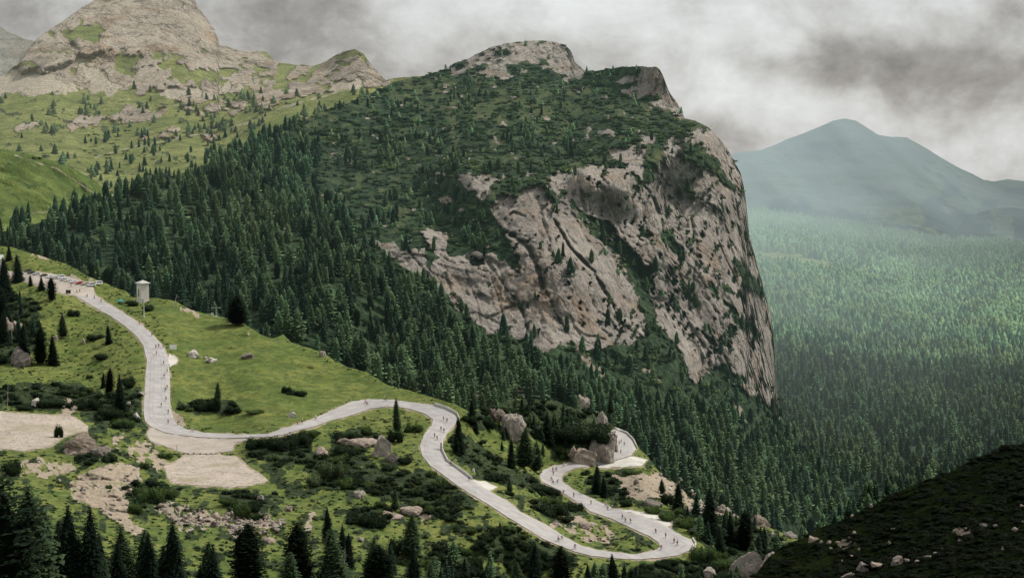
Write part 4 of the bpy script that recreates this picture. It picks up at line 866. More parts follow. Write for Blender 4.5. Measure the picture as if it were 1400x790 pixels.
# trees along the lower edge stand below the picture's edge: base rows past 790
HAND = [
 ('pine', -4, 900, 262, 'very dark tall pine filling the lower left corner', 1.0), ('larch', 44, 880, 215, 'tall dull green larch beside the corner pine', 1.1),
 ('spruce', 22, 870, 175, 'dark spruce just right of the corner pine', 1.1), ('spruce', 94, 842, 150, 'dark spruce left of a pair below the pale bank', 1.0), ('spruce', 124, 846, 152, 'dark spruce, right one of the pair below the pale bank', 1.0),
 ('larch', 140, 835, 80, 'small green larch below the pale bank', 1.1), ('spruce', 161, 832, 90, 'small pointed spruce between the pale bank and picture edge', 1.1), ('spruce', 204, 838, 112, 'dark spruce below the talus, left of its taller twin', 1.0), ('spruce', 236, 840, 128, 'taller dark spruce below the talus', 1.0),
 ('larch', 285, 838, 100, 'soft green larch left of the round black pine', 1.15), ('spruce', 272, 840, 70, 'small spruce tucked behind the soft green larch', 1.1),
 ('pine', 338, 812, 98, 'round black pine in the centre of the lower edge scrub', 1.25), ('pine', 410, 800, 88, 'black cone shaped pine right of the round black pine', 1.2), ('larch', 395, 822, 70, 'light larch in front of the black cone shaped pine', 1.2),
 ('spruce', 448, 738, 48, 'slender spruce standing free above the lower trees', .9), ('spruce', 468, 752, 38, 'small spruce right of the slender free standing one', 1.0), ('larch', 455, 815, 95, 'ragged grey green larch below the slender spruce', 1.2),
 ('larch', 510, 808, 75, 'dull green larch left of a dark pine at the lower edge', 1.3), ('pine', 520, 822, 80, 'dark pine with dull larch on its left at the lower edge', 1.2), ('larch', 562, 762, 62, 'bright green larch below the middle straight', 1.3), ('spruce', 567, 815, 72, 'pointed green spruce at the lower edge below the bright larch', 1.0), ('larch', 590, 812, 45, 'small yellow green larch at the lower edge', 1.2),
 ('larch', 540, 697, 30, 'small larch in the scrub patch under the boulders', 1.1), ('spruce', 730, 802, 62, 'dark spruce at the lower edge below the scrub island', 1.1), ('pine', 768, 806, 62, 'dark pine below the lowest straight', 1.1), ('spruce', 838, 800, 46, 'dark spruce in front of the hairpin bend', 1.2), ('spruce', 805, 808, 40, 'low spruce left of the hairpin bend', 1.2),
 ('larch', 683, 728, 16, 'tiny grey larch on the verge of the middle straight', 1.2), ('larch', 543, 592, 50, 'lone slim conifer on the inner verge of the upper bend', .75), ('larch', 297, 563, 42, 'thin pale larch on the lower meadow', .9),
 ('pine', 324, 444, 42, 'round crowned green pine on the meadow crest', 1.75), ('spruce', 25, 385, 37, 'dark spruce at the end of the car park', 1.3), ('spruce', 42, 391, 16, 'tiny spruce on the car park bank, smallest of three', 1.2), ('spruce', 57, 397, 20, 'small dark spruce on the car park bank', 1.4), ('pine', 71, 411, 32, 'open crowned pine with bare trunk below the car park', 1.0),
 ('spruce', 31, 494, 52, 'dark spruce left of two others on the left bank', 1.1), ('pine', 55, 498, 52, 'broad dark pine in the middle of the left bank group', .9), ('spruce', 73, 499, 42, 'dark spruce right of the broad pine on the left bank', 1.0), ('larch', 86, 462, 34, 'grey larch on the left meadow bank', 1.2), ('spruce', 149, 470, 27, 'small dark spruce on the left verge of the upper straight', 1.1),
 ('pine', 149, 540, 38, 'dark pine with bushy top left of the upper straight', .8), ('spruce', 165, 566, 56, 'pointed dark spruce left of the upper straight', 1.0), ('spruce', 141, 530, 22, 'small spruce behind the dark pine on the left', 1.0),
 ('spruce', 627, 620, 52, 'narrow spruce inside the S bend beside the road', 1.0), ('spruce', 645, 580, 34, 'dark spruce at the top of the S bend clearing', 1.1), ('spruce', 651, 592, 22, 'small spruce below the clearing spruce', 1.1), ('larch', 717, 640, 58, 'tall green larch in the clearing between the bends', 1.3), ('spruce', 699, 640, 42, 'dark spruce left of the tall clearing larch', 1.0), ('larch', 733, 645, 44, 'green larch right of the tall clearing larch', 1.1),
 ('spruce', 748, 606, 44, 'dark spruce in front of the shadowed scrub slope', 1.3), ('larch', 758, 598, 36, 'grey green larch beside the shadowed scrub slope', 1.2), ('spruce', 816, 675, 42, 'spruce in the shrubs inside the far loop', 1.1), ('spruce', 826, 680, 30, 'small spruce right of the one inside the far loop', 1.1), ('larch', 697, 672, 20, 'tiny larch beside the concrete apron', 1.3), 
 ('spruce', 928, 700, 42, 'spruce standing at the edge of the rock strip', 1.3), ('spruce', 970, 738, 76, 'tall dark spruce right of the hairpin bend', 1.2), ('spruce', 997, 745, 48, 'dark spruce between two taller ones right of the hairpin', 1.1), ('pine', 1017, 752, 56, 'dark round topped pine right of the hairpin bend', 1.1), ('spruce', 1040, 758, 40, 'low dark spruce above the big boulders', 1.3), ('spruce', 984, 760, 42, 'dark spruce low beside the hairpin bend', 1.2),
 ('spruce', 8, 412, 60, 'dark spruce at the left edge below the house', 1.2), ('pine', -2, 452, 60, 'dark pine cut by the left edge', 1.2), ('spruce', 12, 356, 22, 'spruce beside the white house on the ridge', 1.1), ('spruce', 5, 470, 46, 'dark spruce at the left edge above the rocks', 1.2),
 ('larch', 835, 566, 26, 'larch on top of the rock corner', 1.2), ('larch', 770, 590, 22, 'small larch on the shadowed scrub slope', 1.2), ('larch', 905, 735 - 60, 22, 'small larch on the slope behind the gravel lay-by', 1.2)]
for k, x, y, h, l, w_ in HAND: put_tree(k, x, y, h, l, True, w_)
# extra conifers standing in the near scrub
occupied = [(a[1], a[2]) for a in HAND]
g = np.random.default_rng(41)
ZN = [([(850,765),(1060,745),(1090,830),(850,830)], 26, (18, 34), .75), ([(600,775),(860,778),(850,840),(600,840)], 16, (26, 52), .7), ([(0,395),(52,425),(50,470),(0,490)], 8, (18, 34), .9), ([(640,545),(830,570),(790,615),(700,590)], 26, (12, 26), .6),
      ([(930,700),(1060,728),(1050,760),(960,745)], 16, (18, 40), .8), ([(470,765),(680,770),(680,830),(470,830)], 10, (26, 50), .5), ([(-20,780),(300,800),(300,850),(-20,850)], 16, (60, 110), .75), ([(640,590),(760,610),(745,640),(650,650)], 9, (10, 20), .5)]
for zi, (poly, n, hr, pd) in enumerate(ZN):
    names = ['below the hairpin bend', 'along the lower edge under the straight', 'on the left bank under the house', 'on the shadowed scrub slope', 'right of the hairpin bend', 'at the lower edge left of centre', 'in the dark lower left corner', 'in the clearing between the bends']
    xs = [p[0] for p in poly]; ys = [p[1] for p in poly]; c = 0
    for _ in range(400):
        if c >= n: break
        x, y = g.uniform(min(xs), max(xs)), g.uniform(min(ys), max(ys))
        if not inpoly(np.array([x]), np.array([y]), poly)[0] or road_near(np.array([x]), np.array([y]))[0] > -4 or y < NEAR.top(np.array([x]))[0] + 3: continue
        hp = g.uniform(*hr)
        # keep crowns off the road behind them
        if road_near(np.array([x] * 3), np.array([y - hp * .5, y - hp * .75, y - hp]))[:].max() > -1: continue
        kind = 'spruce' if g.random() < pd else 'larch'; c += 1
        put_tree(kind, x, y, hp, ('dark spruce ' if kind == 'spruce' else 'green larch ') + names[zi], hp > 45, 1.15, None, ('spruces ' if kind == 'spruce' else 'larches ') + names[zi])
# a bleached dead tree among the lower larches
for x, y, hp, l in ((430, 800, 60, 'bare bleached dead tree at the lower edge between two pines'), (470, 790, 45, 'bare grey dead larch right of the ragged larch'), (10, 560, 34, 'thin bare dead tree above the gravel yard')):
    P = NEAR.p(x, y); t = empty('dead_tree', P, l, 'tree', None, 0, hp / ppm(P)); child('trunk', trunk_mesh('trunk', .014, 1.0, M_dead, .05, 26, x), t)

# --- shrubs
def put_bush(kind, px, py, wpx, hpx, label, group=None, L=None):
    P = (L or NEAR).p(px, py); k = ppm(P); me = rnd.choice(BUSH[kind])
    o = bpy.data.objects.new({'mugo': 'mountain_pine_shrub', 'green': 'green_shrub', 'willow': 'willow_bush'}[kind], me); COL.objects.link(o)
    o.location = P - Vector((0, 0, .2)); o.rotation_euler = (0, 0, rnd.uniform(-.5, .5)); o.scale = (wpx / k / 2, wpx / k / 2.2, hpx / k / .85)
    o['label'] = label; o['category'] = 'shrub'
    if group: o['group'] = group
    return o
HB = [('mugo', 405, 540, 34, 9, 'long low dark shrub on the open meadow'), ('mugo', 391, 537, 16, 12, 'rounded dark shrub at the left end of the long meadow shrub'), ('mugo', 318, 565, 26, 12, 'dark shrub on the lower meadow right of the thin larch'), ('mugo', 284, 561, 34, 18, 'dark shrub below the thin pale larch'), ('green', 352, 564, 40, 6, 'low green shrub strip on the lower meadow'),
      ('mugo', 180, 418, 22, 11, 'dark shrub just left of the stone tower'), ('mugo', 205, 425, 26, 11, 'dark shrub just right of the stone tower'), ('mugo', 139, 491, 28, 11, 'dark oval shrub on the left meadow'), ('mugo', 100, 432, 20, 11, 'dark shrub below the car park'), ('mugo', 130, 464, 30, 9, 'low dark shrub left of the small verge spruce'),
      ('green', 122, 517, 11, 7, 'small round shrub on the left meadow'), ('green', 148, 685, 0, 0, ''), ('willow', 452, 655, 44, 30, 'pale silver green willow in the shrubs below the junction'), ('willow', 432, 665, 34, 22, 'grey green willow left of the pale one'), ('green', 475, 668, 34, 20, 'green shrub right of the pale willow'), ('green', 462, 634, 40, 14, 'green shrub above the pale willow'),
      ('mugo', 352, 612, 40, 18, 'dark shrub at the left end of the roadside hedge'), ('mugo', 378, 614, 44, 20, 'dark shrub in the middle of the roadside hedge'), ('mugo', 408, 610, 44, 22, 'dark shrub at the right end of the roadside hedge'), ('green', 420, 597, 30, 12, 'green shrub on the verge above the roadside hedge'), ('mugo', 376, 676, 12, 7, 'small dark shrub on the grass below the gravel lot'),
      ('mugo', 474, 603, 42, 17, 'dark shrub left of the tall pale boulder'), ('green', 503, 594, 24, 16, 'light green shrub below the upper bend'), ('mugo', 470, 622, 40, 16, 'dark shrub under the reddish rock'), ('mugo', 540, 604, 26, 22, 'dark shrub at the foot of the lone verge spruce'), ('mugo', 556, 634, 30, 14, 'dark shrub by the inner edge of the S bend'), ('green', 565, 590, 30, 14, 'green shrub inside the upper bend'),
      ('mugo', 502, 720, 34, 20, 'large dark oval shrub alone on the lower slope, left half'), ('mugo', 522, 722, 34, 20, 'large dark oval shrub alone on the lower slope, right half'), ('mugo', 485, 712, 26, 16, 'dark shrub touching the large oval one'), ('mugo', 545, 758, 36, 30, 'tall dark shrub beside the bright green larch'), ('green', 333, 708, 36, 26, 'deep green shrub in the hollow below the gravel lot'), ('mugo', 350, 700, 30, 20, 'dark shrub right of the deep green hollow shrub'), ('green', 312, 690, 34, 14, 'green shrub at the upper left of the hollow'), ('mugo', 330, 674, 26, 8, 'dark shrub on the rim of the gravel lot'),
      ('green', 205, 686, 44, 26, 'dark green shrub left of the grass below the gravel lot'), ('green', 185, 700, 26, 18, 'green shrub at the foot of the pale bank'), ('green', 228, 680, 34, 16, 'green shrub above the talus'), ('green', 150, 668, 14, 8, 'small shrub growing on the pale bank'), ('mugo', 150, 632, 24, 14, 'dark bushy shrub right of the brown mound'), ('green', 197, 640, 16, 12, 'green shrub on the eroded bank under the junction'), ('green', 225, 626, 24, 10, 'low green shrub below the junction'), ('mugo', 20, 650, 40, 26, 'black shrub at the left edge below the gravel yard'), ('mugo', 200, 750 - 30, 0, 0, ''),
      ('mugo', 80, 598, 14, 22, 'upright dark shrub on the brown mound'), ('mugo', 34, 560, 30, 10, 'dark shrub on the upper edge of the gravel yard'), ('mugo', 70, 554, 50, 14, 'dark shrub band above the gravel yard'), ('mugo', 96, 540, 34, 12, 'dark shrub above the sandy path'), ('mugo', 150, 572, 44, 22, 'dark shrub at the foot of the pointed spruce'), ('mugo', 122, 560, 36, 20, 'dark green shrub right of the sandy path'), ('mugo', 178, 530, 30, 20, 'dark shrub beside the upper straight'), ('green', 168, 582, 36, 12, 'green shrub above the junction corner'),
      ('green', 728, 582, 22, 10, 'light green round shrub beside the big pale boulder'), ('mugo', 803, 604, 80, 30, 'large dark overhanging shrub on the rock corner'), ('mugo', 770, 600, 60, 26, 'large dark shrub left of the rock corner'), ('mugo', 818, 590, 46, 16, 'dark shrub crowning the rock corner'), ('green', 773, 628, 22, 18, 'green shrub against the cut rock'), ('mugo', 640, 577, 26, 12, 'dark shrub above the S bend parapet'), ('mugo', 690, 566, 44, 14, 'dark shrub behind the big pale boulder'), ('mugo', 668, 585, 26, 20, 'dark shrub left of the big pale boulder'),
      ('mugo', 738, 672, 46, 16, 'dark shrub beside the far loop, upper one'), ('mugo', 752, 676, 36, 15, 'dark shrub beside the far loop, lower one'), ('mugo', 672, 652, 34, 9, 'dark low shrub above the concrete apron'), ('mugo', 757, 706, 50, 24, 'round shrub between the two straights'), ('green', 750, 690, 40, 14, 'light olive shrub between the two straights'), ('mugo', 792, 698, 26, 14, 'dark shrub on the verge of the far straight'), ('mugo', 696, 676, 18, 8, 'small dark shrub right of the concrete apron'),
      ('mugo', 860, 718, 0, 0, ''), ('mugo', 869, 752, 20, 5, 'small dark shrub inside the hairpin'), ('mugo', 820, 709, 9, 4, 'tiny dark shrub by the far straight'), ('green', 915, 712, 36, 18, 'bright shrub behind the gravel lay-by'), ('green', 940, 722, 40, 20, 'bright shrub right of the gravel lay-by'), ('mugo', 912, 690, 22, 20, 'dark shrub at the foot of the cut bank'), ('green', 895, 702, 34, 14, 'green shrub above the gravel lay-by'), ('green', 960, 768, 46, 26, 'bright green shrub just outside the hairpin bend'), ('green', 985, 778, 40, 22, 'green shrub right of the bright hairpin shrub'), ('mugo', 855, 692, 24, 14, 'dark shrub by the far straight below the cut bank'), ('green', 862, 648, 30, 8, 'green shrub on top of the cut bank')]
for k, x, y, w_, h_, l in HB:
    if w_: put_bush(k, x, y, w_, h_, l)
g = np.random.default_rng(77); nb = 0
pools = []
for poly in SCRUBP:
    xs = [p[0] for p in poly]; ys = [p[1] for p in poly]; A = abs(sum(poly[i][0] * poly[(i + 1) % len(poly)][1] - poly[(i + 1) % len(poly)][0] * poly[i][1] for i in range(len(poly)))) / 2
    for _ in range(int(A / 46)):
        x, y = g.uniform(min(xs), max(xs)), g.uniform(min(ys), max(ys))
        if x < -10 or y > 800: continue
        if inpoly(np.array([x]), np.array([y]), poly)[0]: pools.append((x, y))
X = np.array([p[0] for p in pools]); Y = np.array([p[1] for p in pools])
ok = (road_near(X, Y - 3) < -4.5) & (Y > NEAR.top(X) + 2); pools = [(x, y) for x, y, o in zip(X, Y, ok) if o]
rnd.shuffle(pools); st = []
for j, (x, y) in enumerate(sorted(pools, key=lambda q: -q[1])):
    s = g.uniform(11, 25) * (.7 + (y - 400) / 900); kind = 'mugo' if g.random() < .87 else 'green'
    if j < 210 and s > 8: 
        side = 'left' if x < 330 else ('centre' if x < 660 else 'right')
        put_bush(kind, x, y, s, s * g.uniform(.38, .6), ('dark dwarf pine shrub' if kind == 'mugo' else 'leafy green shrub') + ' in the scrub on the ' + side + ' of the near slope', ('dwarf pines' if kind == 'mugo' else 'leafy shrubs') + ' in the scrub, ' + side)
    else:
        P = NEAR.p(x, y); k = ppm(P); V, Fc, C = MIDB[kind][g.integers(4)]; st.append((V, Fc, C, np.array(P) - [0, 0, .2], (s / k / 2, s / k / 2, s / k * .5), g.uniform(0, 6.28), g.uniform(.75, 1.3)))
def dens_small(px, py):
    m = near_masks(px, py); meadow = inpoly(px, py, [(205,410),(330,440),(520,525),(590,545),(480,545),(400,575),(330,590),(240,575),(236,480)])
    return np.where(road_near(px, py) > -3, 0, np.where(meadow, .012, .075) + .06 * (m[..., 1] > .5) * (1 - meadow)) * (1 - m[..., 2] * .8)
P, X, Y, g = scatter(NEAR, dens_small, 12, -10, 1140, lambda x: 0 * x + 830)
for i in range(len(P)):
    r = g.uniform(.22, .75) * (1.25 if not inpoly(X[i:i+1], Y[i:i+1], [(205,410),(330,440),(520,525),(590,545),(480,545),(400,575),(330,590),(240,575),(236,480)])[0] else .7); kind = 'mugo' if g.random() < .4 else 'green'; V, Fc, C = LOB[kind][g.integers(4)]
    st.append((V, Fc, C, P[i] - [0, 0, .12], (r * 1.25, r * 1.1, r * .95), g.uniform(0, 6.28), g.uniform(.9, 1.9)))
print('near stuff', len(st), 'pools', len(pools))
merged('low_undergrowth', st, M_leaf, 'low heath and small shrubs dotted over the near slope', 'undergrowth')
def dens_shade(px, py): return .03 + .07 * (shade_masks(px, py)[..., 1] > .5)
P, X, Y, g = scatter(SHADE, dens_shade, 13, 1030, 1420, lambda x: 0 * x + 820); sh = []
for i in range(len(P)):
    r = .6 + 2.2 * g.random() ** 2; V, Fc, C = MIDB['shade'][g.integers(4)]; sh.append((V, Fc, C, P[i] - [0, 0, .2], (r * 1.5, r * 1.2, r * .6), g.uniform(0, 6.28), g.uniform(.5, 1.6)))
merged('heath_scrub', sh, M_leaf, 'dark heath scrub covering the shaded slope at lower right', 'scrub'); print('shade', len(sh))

# ------------------------------------------------------------------ boulders
def stone_mat(name, c, haze='none'):
    m = new_mat(name); b = MB_(m)
    a = b.noise(.5, 6, .65, None, .3); base = b.mix(b.ramp(a, [(.35, 0.), (.62, 1.)]), tuple(x * .5 for x in c), c)
    base = b.mix(b.ramp(b.noise(1.4, 5, .7), [(.38, .6), (.5, 0.)]), base, tuple(x * .28 for x in c))
    base = b.mix(b.ramp(b.noise(.8, 3, .6), [(.6, 0.), (.7, .5)]), base, tuple(min(1, x * 1.35) for x in c))
    finish(m, b.bsdf(base, .92, b.bump(b.noise(1.2, 5, .7), .6), .15), haze); return m
ST = {'pale': stone_mat('pale_stone', (.40, .355, .31)), 'brown': stone_mat('brown_stone', (.25, .205, .165)), 'white': stone_mat('white_stone', (.62, .58, .52)), 'grey': stone_mat('grey_stone', (.24, .21, .185)), 'pink': stone_mat('pinkish_stone', (.39, .32, .27))}
def rock_geo(seed, sub=4, blocky=.5, amp=.26):
    bm = bmesh.new(); bmesh.ops.create_icosphere(bm, subdivisions=sub, radius=1)
    V = np.array([v.co[:] for v in bm.verts]); Fc = np.array([[v.index for v in f.verts] for f in bm.faces]); bm.free()
    g = np.random.default_rng(seed); n = g.normal(size=(14, 3)); n[:, 2] *= .6; n /= np.linalg.norm(n, axis=1)[:, None]; h = g.uniform(.5, .85, 14)
    for a, b in zip(n, h):                                        # cut facets
        d = V @ a; V = V - np.outer(np.maximum(0, d - b) * .98, a)
    V = V * (1 + amp * fbm(V * 1.3 + seed, 2)[:, None] - (.16 * np.abs(fbm(V * 3.2 + seed, 4)) + .05 * ridged(V * 7 + seed, 2))[:, None])
    V[:, 2] = np.maximum(V[:, 2], -.45); return V, Fc
RG = [rock_geo(i, 5) for i in range(7)]; RGL = [rock_geo(20 + i, 2) for i in range(6)]
RM = {(k, i): mesh_data('boulder', V, Fc, ST[k], smooth=False) for k in ST for i, (V, Fc) in enumerate(RG)}
RML = {(k, i): mesh_data('stone', V, Fc, ST[k]) for k in ST for i, (V, Fc) in enumerate(RGL)}
def boulder(px, py, w, h, tone, label, L=None, group=None, name='boulder', vi=None):
    L = L or NEAR; P = L.p(px, py); k = ppm(P); 
    me = RM[(tone, rnd.randrange(7) if vi is None else vi)] if w > 7 else RML[(tone, rnd.randrange(6))]
    o = bpy.data.objects.new(name, me); COL.objects.link(o)
    w *= 1.15; h *= 1.15; o.scale = (w / k / 1.6, w / k / 1.8, h / k / 1.2); o.location = P + Vector((0, 0, h / k * .14)); o.rotation_euler = (rnd.uniform(-.15, .15), rnd.uniform(-.15, .15), rnd.uniform(-.6, .6))
    o['label'] = label; o['category'] = 'rock' if name != 'rock_outcrop' else 'rock outcrop'
    if group: o['group'] = group
    return o
for a in [(521,622,23,27,'pale','tall pale boulder standing in the shrubs inside the upper bend'),(493,609,34,9,'pink','flat reddish rock slab left of the tall pale boulder'),(470,606,22,9,'brown','brown rock half covered by the dark shrub'),(539,630,18,10,'grey','grey boulder below right of the tall pale boulder'),(440,622,18,12,'pink','pinkish rock by the grass strip under the hedge'),
          (699,598,29,31,'pale','big pale rounded boulder beside the clearing'),(677,571,19,12,'brown','brown rock above left of the big rounded boulder'),(784,626,14,17,'pink','pinkish rock at the left foot of the rock corner'),(1029,792,44,38,'pale','largest boulder at the lower edge, right of the hairpin'),(1061,791,36,36,'pale','broad boulder touching the right side of the largest'),(1084,786,14,10,'pale','small boulder right of the two big ones'),(1109,790,20,9,'pale','low boulder where the shaded slope begins'),
          (264,486,17,8,'white','pale flat boulder on the meadow beside the sign'),(288,495,15,7,'white','pale low boulder right of the flat meadow boulder'),(340,489,19,7,'grey','grey flat rock in the middle of the meadow'),(440,487,8,7,'pale','small rock at the forest edge of the meadow'),(400,569,12,6,'white','small white boulder on the lower meadow above the road'),(281,490,7,3,'pale','tiny stone between the two pale meadow boulders'),
          (49,552,13,8,'white','small white boulder above the gravel yard'),(194,540,11,6,'white','small white rock beside the upper straight'),(175,555,5,8,'white','small upright white stone by the pointed spruce'),(186,573,9,9,'white','white stone left of the junction'),(112,617,52,26,'brown','brown rocky mound at the end of the gravel yard'),(135,622,24,10,'grey','grey ledge at the right foot of the brown mound'),(96,620,16,8,'pink','pinkish stone at the front of the brown mound'),
          (30,497,24,24,'grey','grey broken rock left of the spruces on the left bank'),(9,455,14,22,'pink','reddish rock at the left edge below the house'),(24,447,12,9,'pink','small reddish rock beside the left edge rock'),(75,465,10,7,'pink','small pinkish rock beside the grey larch'),(115,470,5,7,'pale','small upright pale stone on the left meadow'),
          (356,683,10,8,'pale','pale rock standing in the deep green hollow'),(394,698,12,8,'pink','pinkish rock right of the hollow'),(490,680,14,9,'pale','pale rock at the end of the faint track'),(534,706,24,8,'pink','pinkish rock ledge above the bright larch'),(560,702,26,9,'pink','reddish rock ledge left of the scrub patch'),(493,738,9,5,'pale','small pale rock on the lower slope'),(366,741,15,6,'pink','flat pinkish rock right of the round pine'),(318,722,10,5,'pale','pale rock above the round pine'),
          (892,690,20,9,'grey','grey rock at the foot of the cut bank'),(951,702,36,12,'pale','long pale rock right of the rock strip'),(985,700,16,12,'pale','pale rock at the end of the rock strip'),(1006,708,9,6,'pale','small pale rock beyond the rock strip'),(1038,718,26,15,'brown','brown mossy outcrop behind the dark spruces'),(1058,735,11,7,'pale','small pale rock right of the mossy outcrop'),(1080,734,16,8,'pale','pale rock at the foot of the shaded slope'),(1070,766,11,6,'pale','small rock above the big boulders'),(970,790,26,14,'pale','pale rock in the shrubs below the hairpin'),(975,775,7,14,'pink','reddish sliver of rock below the hairpin'),
          (647,645,4,5,'white','small white marker stone above the concrete apron'),(760,717,14,4,'pink','flat dusty stone patch between the straights'),(798,722,16,8,'pink','dusty pinkish rock between the straights'),(843,737,8,4,'pale','small pale stone inside the hairpin')]:
    boulder(*a)
# rock corner that the far road is cut into, and the crag above it
for x, y, w_, h_, t_, l in [(822,629,40,42,'pale','steep pinkish rock corner beside the far bend'),(797,630,32,18,'pink','lower step of the rock corner beside the far road'),(838,616,14,26,'pink','right edge of the rock corner at the far bend'),(823,588,18,26,'pale','pale pinnacle above the rock corner'),(798,553,12,16,'pale','pale crag on the ridge above the rock corner'),(155,665,0,0,'pale','')]:
    if w_: boulder(x, y, w_, h_, t_, l, name='rock_outcrop')
SB = [(1112,739,16,13),(1122,742,8,6),(1133,743,10,7),(1145,742,8,6),(1154,740,9,7),(1163,735,9,6),(1168,729,8,5),(1136,750,8,5),(1180,777,23,14),(1197,773,17,11),(1227,771,26,20),(1239,768,11,7),(1253,768,9,5),(1267,763,16,9),(1279,757,10,6),(1288,752,5,5),(1162,789,28,11),(1191,693,8,8),(1165,706,8,5),(1221,724,8,6),(1216,743,7,7),(1165,760,10,4),(1151,767,4,4),(1306,727,10,9),(1318,736,16,9),(1347,719,15,6),(1361,719,8,6),(1338,728,5,4),(1388,725,14,8),(1372,751,8,7),(1397,692,7,6),(1398,714,5,5),(1320,723,6,4)]
for i, (x, y, w_, h_) in enumerate(SB):
    big = {0: 'rounded pale boulder, first of the upper row on the shaded slope', 8: 'broad pale boulder in the lower row on the shaded slope', 10: 'largest pale boulder of the lower row on the shaded slope', 16: 'long pale boulder at the lower edge of the shaded slope', 29: 'bright white stone alone at the right of the shaded slope'}
    boulder(x, y, w_ * .7, h_ * .6, "white" if i == 29 else "grey" if i % 3 else "pink", big.get(i, 'pale stone showing on the dark heath slope'), SHADE, None if i in big else 'pale stones on the dark slope')
g = np.random.default_rng(5); n = 0
for poly, cnt_ in ((TALUS, 110), (CUT, 8), (STRIP, 14), (BANK, 12), (DRY, 10)):
    xs = [p[0] for p in poly]; ys = [p[1] for p in poly]; c = 0
    while c < cnt_:
        x, y = g.uniform(min(xs), max(xs)), g.uniform(min(ys), max(ys))
        if not inpoly(np.array([x]), np.array([y]), poly)[0]: continue
        s = g.uniform(2, 6.5) if g.random() < .85 else g.uniform(6, 10); c += 1
        nm = {id(TALUS): 'in the talus below the gravel lot', id(CUT): 'on the eroded cut bank', id(STRIP): 'along the rock strip', id(BANK): 'on the pale eroded bank', id(DRY): 'on the dry ground inside the hairpin'}[id(poly)]
        boulder(x, y, s, s * .7, rnd.choice(['pale', 'pink', 'grey', 'white']), 'small angular stone ' + nm, None, 'stones ' + nm, name='stone')
# row of edge stones on the gravel lot
for i in range(15):
    boulder(243 + i * 7.6 + rnd.uniform(-1, 1), 620.5 + rnd.uniform(-.6, .6), 3.2, 2.2, 'grey', 'grey kerb stone in the row between junction and gravel lot', None, 'kerb stones by the gravel lot', name='stone')

# ------------------------------------------------------------------ small structures
def plain(name, c, rough=.7, metal=0, haze='none', var=.2, sc=2.):
    m = new_mat(name); b = MB_(m); base = b.mix(b.ramp(b.noise(sc, 4, .6), [(.35, var), (.6, 0.)]), c, tuple(x * .5 for x in c))
    finish(m, b.bsdf(base, rough, None, .4, metal), haze); return m
M_plaster = plain('pale_plaster', (.62, .59, .53), .9); M_roof = plain('grey_roof', (.42, .42, .40), .8); M_darkw = plain('dark_window', (.02, .022, .025), .2); M_white = plain('white_paint', (.8, .8, .78), .5, 0, 'none', .08)
M_steel = plain('grey_steel', (.4, .41, .4), .5, .3); M_wood = plain('weathered_wood', (.42, .38, .32), .9); M_teal = plain('teal_fabric', (.03, .28, .30), .7); M_black = plain('black_rubber', (.015, .015, .015), .8, 0, 'none', 0)
def box(bm, x0, x1, y0, y1, z0, z1):
    r = bmesh.ops.create_cube(bm, size=1)['verts']
    for v in r: v.co = Vector((x0 + (v.co.x + .5) * (x1 - x0), y0 + (v.co.y + .5) * (y1 - y0), z0 + (v.co.z + .5) * (z1 - z0)))
def cyl(bm, a, b, r0, r1=None, n=10):
    a, b = Vector(a), Vector(b); d = b - a; q = d.to_track_quat('Z', 'Y').to_matrix().to_4x4(); q.translation = (a + b) / 2
    bmesh.ops.create_cone(bm, cap_ends=True, segments=n, radius1=r0, radius2=r0 if r1 is None else r1, depth=d.length, matrix=q)
def bmo(name, fn, mat, parent=None, bev=0, smooth=False):
    bm = bmesh.new(); fn(bm)
    if bev: bmesh.ops.bevel(bm, geom=bm.edges[:], offset=bev, segments=1, affect='EDGES')
    me = bpy.data.meshes.new(name); bm.to_mesh(me); bm.free(); me.materials.append(mat)
    if smooth: me.polygons.foreach_set('use_smooth', [True] * len(me.polygons))
    if parent is not None and parent.__class__.__name__ == 'Object': return child(name, me, parent)
    return me
# pale tower
P = NEAR.p(195.5, 413); t = empty('tower', P, 'pale square tower with a hipped roof behind the meadow crest', 'tower', None, R_(38)); S = 2.45; H = 10.2
bmo('wall', lambda bm: (box(bm, -S, S, -S, S, -2, H), box(bm, -S - .15, S + .15, -S - .15, S + .15, -2, .9), box(bm, -S - .12, S + .12, -S - .12, S + .12, H - .5, H + .05)), M_plaster, t)
def tr(bm):
    v = [bm.verts.new(c) for c in ((-3.2, -3.2, H + .05), (3.2, -3.2, H + .05), (3.2, 3.2, H + .05), (-3.2, 3.2, H + .05), (-3.2, -3.2, H + .35), (3.2, -3.2, H + .35), (3.2, 3.2, H + .35), (-3.2, 3.2, H + .35), (0, 0, H + 1.9))]
    for f in ((3, 2, 1, 0), (0, 1, 5, 4), (1, 2, 6, 5), (2, 3, 7, 6), (3, 0, 4, 7), (4, 5, 8), (5, 6, 8), (6, 7, 8), (7, 4, 8)): bm.faces.new([v[i] for i in f])
bmo('roof', tr, M_roof, t); bmo('window', lambda bm: box(bm, -S - .03, -S + .1, -.55, .45, 3.2, 7.4), M_darkw, t); bmo('door', lambda bm: box(bm, -1.9, -.9, -S - .19, -S + .1, 0, 2.1), M_steel, t)
bmo('window', lambda bm: box(bm, .3, .8, -S - .03, -S + .1, 4, 7), M_plaster, t)
